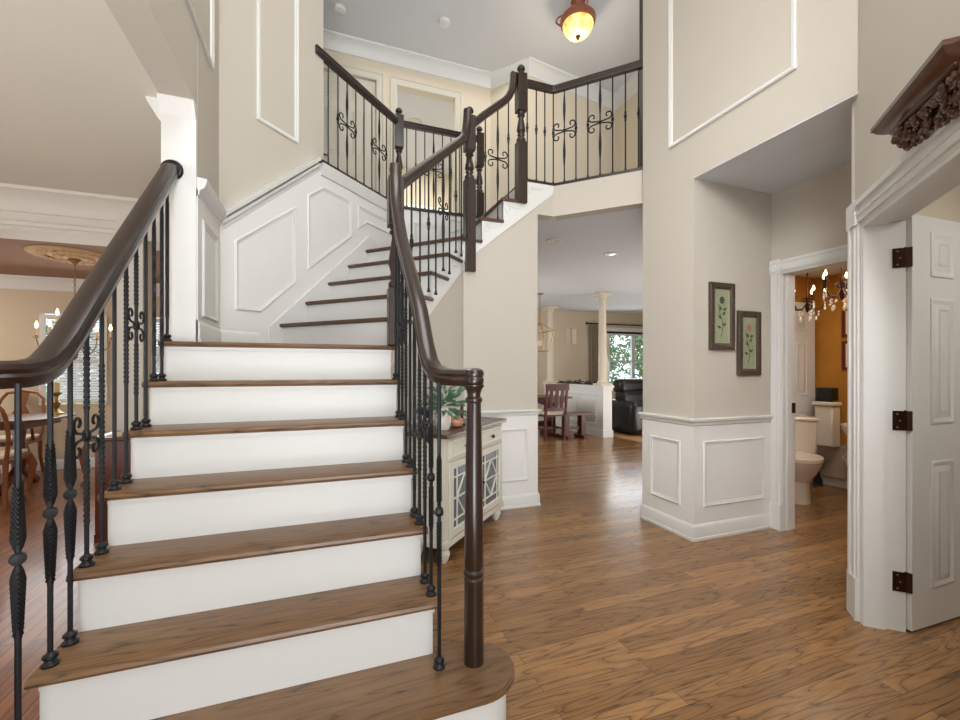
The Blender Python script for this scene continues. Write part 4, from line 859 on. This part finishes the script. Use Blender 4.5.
m = M(); m.b2(5.66, YK - .02, 1.90, 5.86, YK, 2.26); m.build('back_plate', CREAM, t); m = M(); m.b2(5.78, YK - .10, 1.89, 5.90, YK - .015, 2.27); m.build('shade', CUSH, t, bevel=.01)
# ================================================================ GREENERY OUTSIDE THE WINDOWS
def shrub(name, c, r, n, label, seed):
    t = thing(name, (c[0], c[1], 0), label, 'tree'); rn = random.Random(seed)
    m = M(); m.tube([(c[0], c[1], 0), (c[0] + .1, c[1], c[2] * .6), (c[0], c[1], c[2])], [.09, .07, .04], 8); m.build('trunk', DARKW2, t)
    m = M()
    for k in range(n):
        d_ = Vector((rn.gauss(0, 1), rn.gauss(0, 1), rn.gauss(0, 1))).normalized(); q = Vector(c) + Vector((d_.x * r[0], d_.y * r[1], d_.z * r[2])) * rn.uniform(.35, 1)
        leafcard(m, q, Vector((rn.gauss(0, 1), rn.gauss(0, 1), rn.gauss(0, 1))), rn.uniform(.12, .26), rn.uniform(.03, .07))
    m.build('foliage', LEAF, t, smooth=0)
shrub('garden_tree', (8.2, 11.6, 1.7), (1.1, .7, 1.5), 1500, 'leafy green tree outside the left half of the family room window', 1)
shrub('garden_tree', (10.9, 12.2, 1.9), (1.2, .8, 1.6), 1500, 'leafy green tree outside the right edge of the family room window', 2)
shrub('garden_shrub', (-3.4, 9.2, 1.3), (1.3, .6, 1.1), 900, 'green shrub outside the blinds of the dining room', 3)
m = M(); poly_xy(m, [(-30, 9.45), (40, 9.45), (40, 40), (-30, 40)], -.12, -.05); struct('ground', m, LEAF)
l = bpy.data.lights.new('sun', 'SUN'); l.energy = 4.0; l.angle = R(3); o = bpy.data.objects.new('sun', l); COL.objects.link(o); o.rotation_euler = (R(38), R(20), 0)

# ================================================================ DINING ROOM
def qa_chair(loc, rz, label, arms=False, src=None):
    if src is not None: c = copy_tree(src)
    else:
        c = thing('dining_chair', (0, 0, 0), label, 'chair', 'honey cherry dining chairs')
        m = M(); poly = [(-.22, -.20), (.22, -.20), (.27, .22), (-.27, .22)]; poly_xy(m, poly, .40, .445); m.build('seat_rail', HONEY, c, bevel=.006)
        m = M(); poly_xy(m, [(a * .93, b * .93) for a, b in poly], .445, .485); m.build('seat_cushion', CUSH, c, bevel=.014)
        for sx in (-1, 1):
            m = M(); m.tube([(sx * .245, .20, .42), (sx * .275, .225, .33), (sx * .262, .215, .18), (sx * .245, .20, .07), (sx * .262, .22, .02), (sx * .262, .22, 0)], [.034, .036, .022, .014, .026, .03], 8); m.build('leg', HONEY, c)
            m = M(); m.tube([(sx * .20, -.19, .42), (sx * .20, -.20, .2), (sx * .21, -.25, 0)], [.022, .019, .018], 8); m.build('leg', HONEY, c)
        m = M(); P = []
        for k in range(21):
            t = k / 20; 
            if t < .4: u = t / .4; P.append((-.20 - .025 * math.sin(u * 3.14) , -.19 - .06 * u, .42 + .48 * u))
            elif t > .6: u = (1 - t) / .4; P.append((.20 + .025 * math.sin(u * 3.14), -.19 - .06 * u, .42 + .48 * u))
            else: u = (t - .4) / .2; P.append((-.20 * math.cos(u * math.pi), -.27, .90 + .11 * math.sin(u * math.pi)))
        m.tube(P, .017, 8); m.build('back_frame', HONEY, c)
        m = M(); L_ = [(.05, .44), (.035, .52), (.075, .62), (.085, .72), (.04, .82), (.055, .92), (.07, 1.0)]
        m.prism([(-a, b) for a, b in L_][::-1] + L_, lambda u, v, w_: Vector((u, -.20 - .12 * (v - .44) + w_, v)), -.007, .007); m.build('splat', HONEY, c)
        if arms:
            for sx in (-1, 1):
                m = M(); m.tube([(sx * .215, -.23, .70), (sx * .29, -.05, .68), (sx * .30, .10, .67), (sx * .27, .12, .60), (sx * .26, .06, .44)], .016, 8); m.build('armrest', HONEY, c)
    c.location = (loc[0], loc[1], 0); c.rotation_euler = (0, 0, rz); tag(c, label, 'chair', 'honey cherry dining chairs'); return c
ch = qa_chair((-2.92, 5.30), R(12), 'honey wood chair with cream seat at the near side of the dining table')
qa_chair((-3.35, 6.95 - .25 + .10), R(178), 'honey wood chair on the far side of the dining table by the window', src=ch) if False else None
qa_chair((-3.75, 5.32), R(-5), 'honey wood chair at the near left of the dining table, cut by the photo edge', src=ch)
qa_chair((-2.22, 6.15), R(95), 'carved honey wood chair at the right head of the dining table', src=ch)
ac = qa_chair((-3.42, 6.60), R(180), 'armchair on the far side of the dining table in front of the blinds', arms=True)
t = thing('dining_table', (-3.3, 5.95, 0), 'long polished mahogany dining table under the chandelier', 'table')
m = M(); pts = []
for cx_, cy_, a0 in ((-2.85, 6.2, 0), (-4.4, 6.2, 90), (-4.4, 5.75, 180), (-2.85, 5.75, 270)):
    for k in range(7): a = R(a0 + k * 15); pts.append((cx_ + .22 * math.cos(a), cy_ + .22 * math.sin(a)))
poly_xy(m, pts, .735, .76); m.build('tabletop', MAHOG, t, bevel=.006)
m = M(); m.b2(-4.4, 5.65, .66, -2.8, 6.3, .735); m.build('apron', MAHOG, t)
for x in (-3.0, -4.2): m = M(); m.lathe([(.05, .2), (.07, .3), (.045, .5), (.06, .66)], (x, 5.97, 0), 14); m.bar((x, 5.97, .25), (x, 5.67, .02), .05, .06); m.bar((x, 5.97, .25), (x, 6.27, .02), .05, .06); m.build('pedestal', MAHOG, t)
def candlestick(x, y, z, label):
    t = thing('candlestick', (x, y, z), label, 'candlestick')
    m = M(); m.lathe([(.075, 0), (.075, .012), (.045, .03), (.022, .06), (.035, .10), (.042, .13), (.02, .16), (.018, .20), (.05, .235), (.055, .245), (.03, .25)], (x, y, z), 18); m.build('holder', BRASS, t)
    m = M(); m.lathe([(.035, .248), (.036, .36), (.03, .364), (0, .36)], (x, y, z), 16); m.build('pillar_candle', WAX, t)
candlestick(-2.82, 6.25, .76, 'gold candlestick with a thick cream candle on the dining table')
# chest under the beam
t = thing('mahogany_chest', (-1.18, 4.1, 0), 'low polished mahogany chest with a white runner beside the stairs', 'chest')
m = M(); m.b2(-1.55, 3.92, .06, -.86, 4.32, .74); m.build('body', MAHOG, t, bevel=.006); m = M(); m.b2(-1.58, 3.89, .74, -.84, 4.34, .765); m.build('top', MAHOG, t, bevel=.006)
m = M(); m.b2(-1.55, 3.91, .0, -.86, 4.33, .06); m.build('plinth', MAHOG, t)
m = M(); m.b2(-1.50, 3.96, .7655, -.92, 4.28, .771); tag(m.build('table_runner', CUSH), 'white cloth runner lying on the mahogany chest', 'runner')
# medallion and chandelier
DX, DY = -2.33, 5.49
m = M(); m.lathe([(.35, 2.4195), (.35, 2.405), (.33, 2.395), (.31, 2.405), (.29, 2.398), (.2, 2.40), (.12, 2.385), (.07, 2.375), (0, 2.375)], (DX, DY, 0), 40)
for k in range(24): a = k * math.pi / 12; m.ball((DX + .25 * math.cos(a), DY + .25 * math.sin(a), 2.394), .036, .036, .022, 8, 5)
for k in range(12): a = k * math.pi / 6; m.ball((DX + .13 * math.cos(a), DY + .13 * math.sin(a), 2.386), .032, .032, .022, 8, 5)
tag(m.build('ceiling_medallion', PLASTER), 'round gilded plaster medallion on the brown dining room ceiling', 'ceiling medallion')
t = thing('chandelier', (DX, DY, 1.35), 'brass candle chandelier with lit bulbs hanging in the dining room', 'chandelier')
m = M(); m.lathe([(.05, 2.375), (.055, 2.36), (.02, 2.33), (.008, 2.31)], (DX, DY, 0), 16)
for k in range(14): z = 2.30 - k * .03; m.tube([(DX + .009 * math.cos(a_ / 8 * 6.283) * (1 if k % 2 else 0), DY + .009 * math.cos(a_ / 8 * 6.283) * (0 if k % 2 else 1), z + .016 * math.sin(a_ / 8 * 6.283)) for a_ in range(9)], .003, 5)
m.build('chain', BRASS, t)
m = M(); m.lathe([(0, 1.36), (.02, 1.38), (.03, 1.42), (.018, 1.46), (.05, 1.50), (.035, 1.56), (.014, 1.60), (.014, 1.72), (.035, 1.76), (.014, 1.80), (.010, 1.88)], (DX, DY, 0), 16); m.build('body', BRASS, t)
for nn_, rr, zc_, zd in ((6, .275, 1.57, .14), (3, .15, 1.71, .08)):
    for k in range(nn_):
        a = k * 2 * math.pi / nn_ + (.25 if nn_ == 6 else .9); P = lambda u, v: Vector((DX + math.cos(a) * u, DY + math.sin(a) * u, v))
        m = M(); m.tube([P(.02, zc_ - .06), P(rr * .35, zc_ - zd * .6), P(rr * .7, zc_ - zd), P(rr * .95, zc_ - zd * .5), P(rr, zc_)], .006, 6); m.lathe([(.008, 0), (.035, .006), (.036, .010), (.010, .012), (.012, .03), (.012, .032)], tuple(P(rr, zc_)), 12); ar = m.build('arm', BRASS, t)
        m = M(); m.lathe([(.010, .03), (.010, .10)], tuple(P(rr, zc_)), 10); m.build('candle_sleeve', WAX, ar)
        m = M(); m.lathe([(.006, .10), (.013, .12), (.012, .135), (.003, .165), (0, .168)], tuple(P(rr, zc_)), 10); m.build('bulb', BULB, ar)

# ================================================================ POWDER ROOM
def crystal_chandelier(x, y, z, label, ztop):
    t = thing('crystal_chandelier', (x, y, z - .2), label, 'chandelier', None); P = lambda a, u, v: Vector((x + math.cos(a) * u, y + math.sin(a) * u, z + v))
    m = M(); m.tube([(x, y, z + .02), (x, y, ztop)], .006, 6); m.lathe([(0, -.16), (.012, -.14), (.02, -.10), (.008, -.06), (.018, -.02), (.008, .05)], (x, y, z), 12); m.build('stem', BRONZE, t)
    for k in range(5):
        a = k * 1.257 + .3; m = M(); m.tube([P(a, .01, -.06), P(a, .05, -.12), (P(a, .11, -.12)), P(a, .145, -.05), P(a, .14, 0)], .006, 6)
        m.tube([P(a, .03 + .03 * math.cos(q * .7) * (1 - q / 12), -.03 + .03 * math.sin(q * .7) * (1 - q / 12)) for q in range(10)], .004, 5)
        m.lathe([(.008, 0), (.024, .004), (.024, .01), (.009, .012), (.009, .05)], tuple(P(a, .14, 0)), 10); ar = m.build('arm', BRONZE, t)
        m = M(); m.lathe([(.005, .05), (.012, .068), (.003, .10), (0, .10)], tuple(P(a, .14, 0)), 8); m.build('bulb', BULB, ar)
        m = M()
        for u, v in ((.14, -.06), (.14, -.085), (.09, -.15), (.09, -.18), (.05, -.16)): m.ball(P(a, u, v), .008, .008, .013, 6, 4)
        m.ball(P(a, .14, -.115), .010, .010, .02, 6, 4); m.ball(P(a, .07, -.215), .012, .012, .024, 6, 4); m.build('crystals', CRYST, ar)
crystal_chandelier(4.10, 2.33, 2.0, 'dark scrolled crystal chandelier cut off by the powder room door casing', 2.3)
crystal_chandelier(4.66, 2.96, 2.0, 'lit crystal chandelier hanging over the toilet beside the white panelled door', 2.3)
for z0, lb in ((1.61, 'red framed print on the gold wall, the upper of the two'), (1.26, 'red framed print on the gold wall, the lower of the two')):
    t = thing('framed_picture', (5.24, 2.85, z0), lb, 'picture'); mp = plane((5.25, 0), 90, 1); a, b = 2.67, 2.975
    m = M(); m.sweep2([(a, z0), (b, z0), (b, z0 + .31), (a, z0 + .31)], [(0, 0), (0, .02), (.03, .015), (.03, 0)], True, mp); m.build('frame', REDFR, t)
    m = M(); m.prism([(a + .02, z0 + .02), (b - .02, z0 + .02), (b - .02, z0 + .29), (a + .02, z0 + .29)], mp, 0, .008); mt = m.build('mat', PRINT if False else CUSH, t)
    m = M(); m.prism([(a + .09, z0 + .08), (b - .09, z0 + .08), (b - .09, z0 + .23), (a + .09, z0 + .23)], mp, .008, .010); m.build('image', BRONZE, mt)
def toilet(x, y, label, face=-1):
    t = thing('toilet', (x, y, 0), label, 'toilet')
    m = M(); n = 24; vs = []
    secs = [(0, .105, .20, .02), (.05, .10, .19, .02), (.20, .10, .17, .02), (.29, .15, .22, -.01), (.37, .185, .25, -.02), (.395, .19, .255, -.02)]
    for z, rx, ry, oy in secs:
        for k in range(n): g = 2 * math.pi * k / n; vs.append((x + rx * math.cos(g), y + face * (-oy + .02) + ry * math.sin(g), z))
    m.add(vs, [(i * n + k, i * n + (k + 1) % n, (i + 1) * n + (k + 1) % n, (i + 1) * n + k) for i in range(len(secs) - 1) for k in range(n)] + [tuple(range(n))[::-1], tuple(range((len(secs) - 1) * n, len(secs) * n))]); m.build('bowl', PORC, t)
    m = M(); pts = [(x + .195 * math.cos(2 * math.pi * k / n), y + face * .04 + .25 * math.sin(2 * math.pi * k / n)) for k in range(n)]; poly_xy(m, pts, .397, .44); m.build('seat_lid', PORC, t, bevel=.008)
    m = M(); yb = y - face * .27; m.box(x, yb, .58, .38, .17, .34); m.build('tank', PORC, t, bevel=.02); m = M(); m.box(x, yb, .765, .41, .19, .035); m.build('tank_lid', PORC, t, bevel=.01)
    return t
tl = toilet(0, 0, 'white toilet against the powder room wall, partly hidden by the door casing')
tl.location = (4.36, 2.86, 0); tl.rotation_euler = (0, 0, R(-48))
# wall hung cistern, tissue box, sink and trap in front of the gold wall
t = thing('cistern', (5.12, 3.11, .42), 'second white cistern in front of the gold wall', 'cistern')
m = M(); m.b2(5.05, 2.96, .44, 5.19, 3.14, .88); m.build('tank', PORC, t, bevel=.015); m = M(); m.b2(5.03, 2.945, .88, 5.19, 3.155, .92); m.build('tank_lid', PORC, t, bevel=.01)
m = M(); m.b2(5.07, 2.975, .921, 5.18, 3.135, 1.07); tag(m.build('tissue_box', BLACKP, bevel=.006), 'black box standing on the cistern by the gold wall', 'box')
t = thing('wall_sink', (5.05, 2.72, .4), 'white oval wall sink with a curved trap beneath, by the gold wall', 'sink')
m = M(); m.lathe([(0, .50), (.08, .51), (.18, .58), (.23, .68), (.24, .72), (.22, .725), (.15, .66), (0, .62)], (4.98, 2.57, 0), 24); m.build('basin', PORC, t)
m = M(); m.tube([(4.98, 2.60, .52), (4.98, 2.66, .36), (5.0, 2.72, .29), (5.03, 2.80, .29), (5.06, 2.86, .36), (5.16, 2.88, .40), (5.2, 2.88, .40)], .02, 10); m.build('trap', PORC, t)
m = M(); m.lathe([(.05, 0), (.045, .05), (.02, .10), (.02, .16), (.045, .20), (.06, .28), (.035, .33), (.02, .34)], (5.13, 3.15, .02), 12); o = m.build('toilet_brush_holder', BLACKP); o.location.z = 0; tag(o, 'black ornate brush holder standing in the powder room corner', 'brush holder')
# bedroom glimpse
t = thing('dresser', (1.75, 8.6, Z2), 'tall black dresser seen through the open bedroom door', 'dresser')
m = M(); m.b2(1.25, 8.45, Z2 + .05, 1.62, 8.86, Z2 + 1.25); m.build('body', BLACKP, t, bevel=.01)
for k in range(4): m = M(); m.b2(1.28, 8.43, Z2 + .10 + k * .28, 1.59, 8.45, Z2 + .35 + k * .28); m.build('drawer', BLACKP, t, bevel=.004)
t = thing('bedroom_light', (1.5, 7.6, ZC - .12), 'small white dome light on the bedroom ceiling', 'ceiling light')
m = M(); m.lathe([(.12, ZC - .001), (.12, ZC - .02), (.11, ZC - .02)], (1.5, 7.2, 0), 20); m.build('base', TRIM, t); m = M(); m.lathe([(.11, ZC - .02), (.09, ZC - .07), (.04, ZC - .10), (0, ZC - .105)], (1.5, 7.2, 0), 20); m.build('dome', PORC, t)
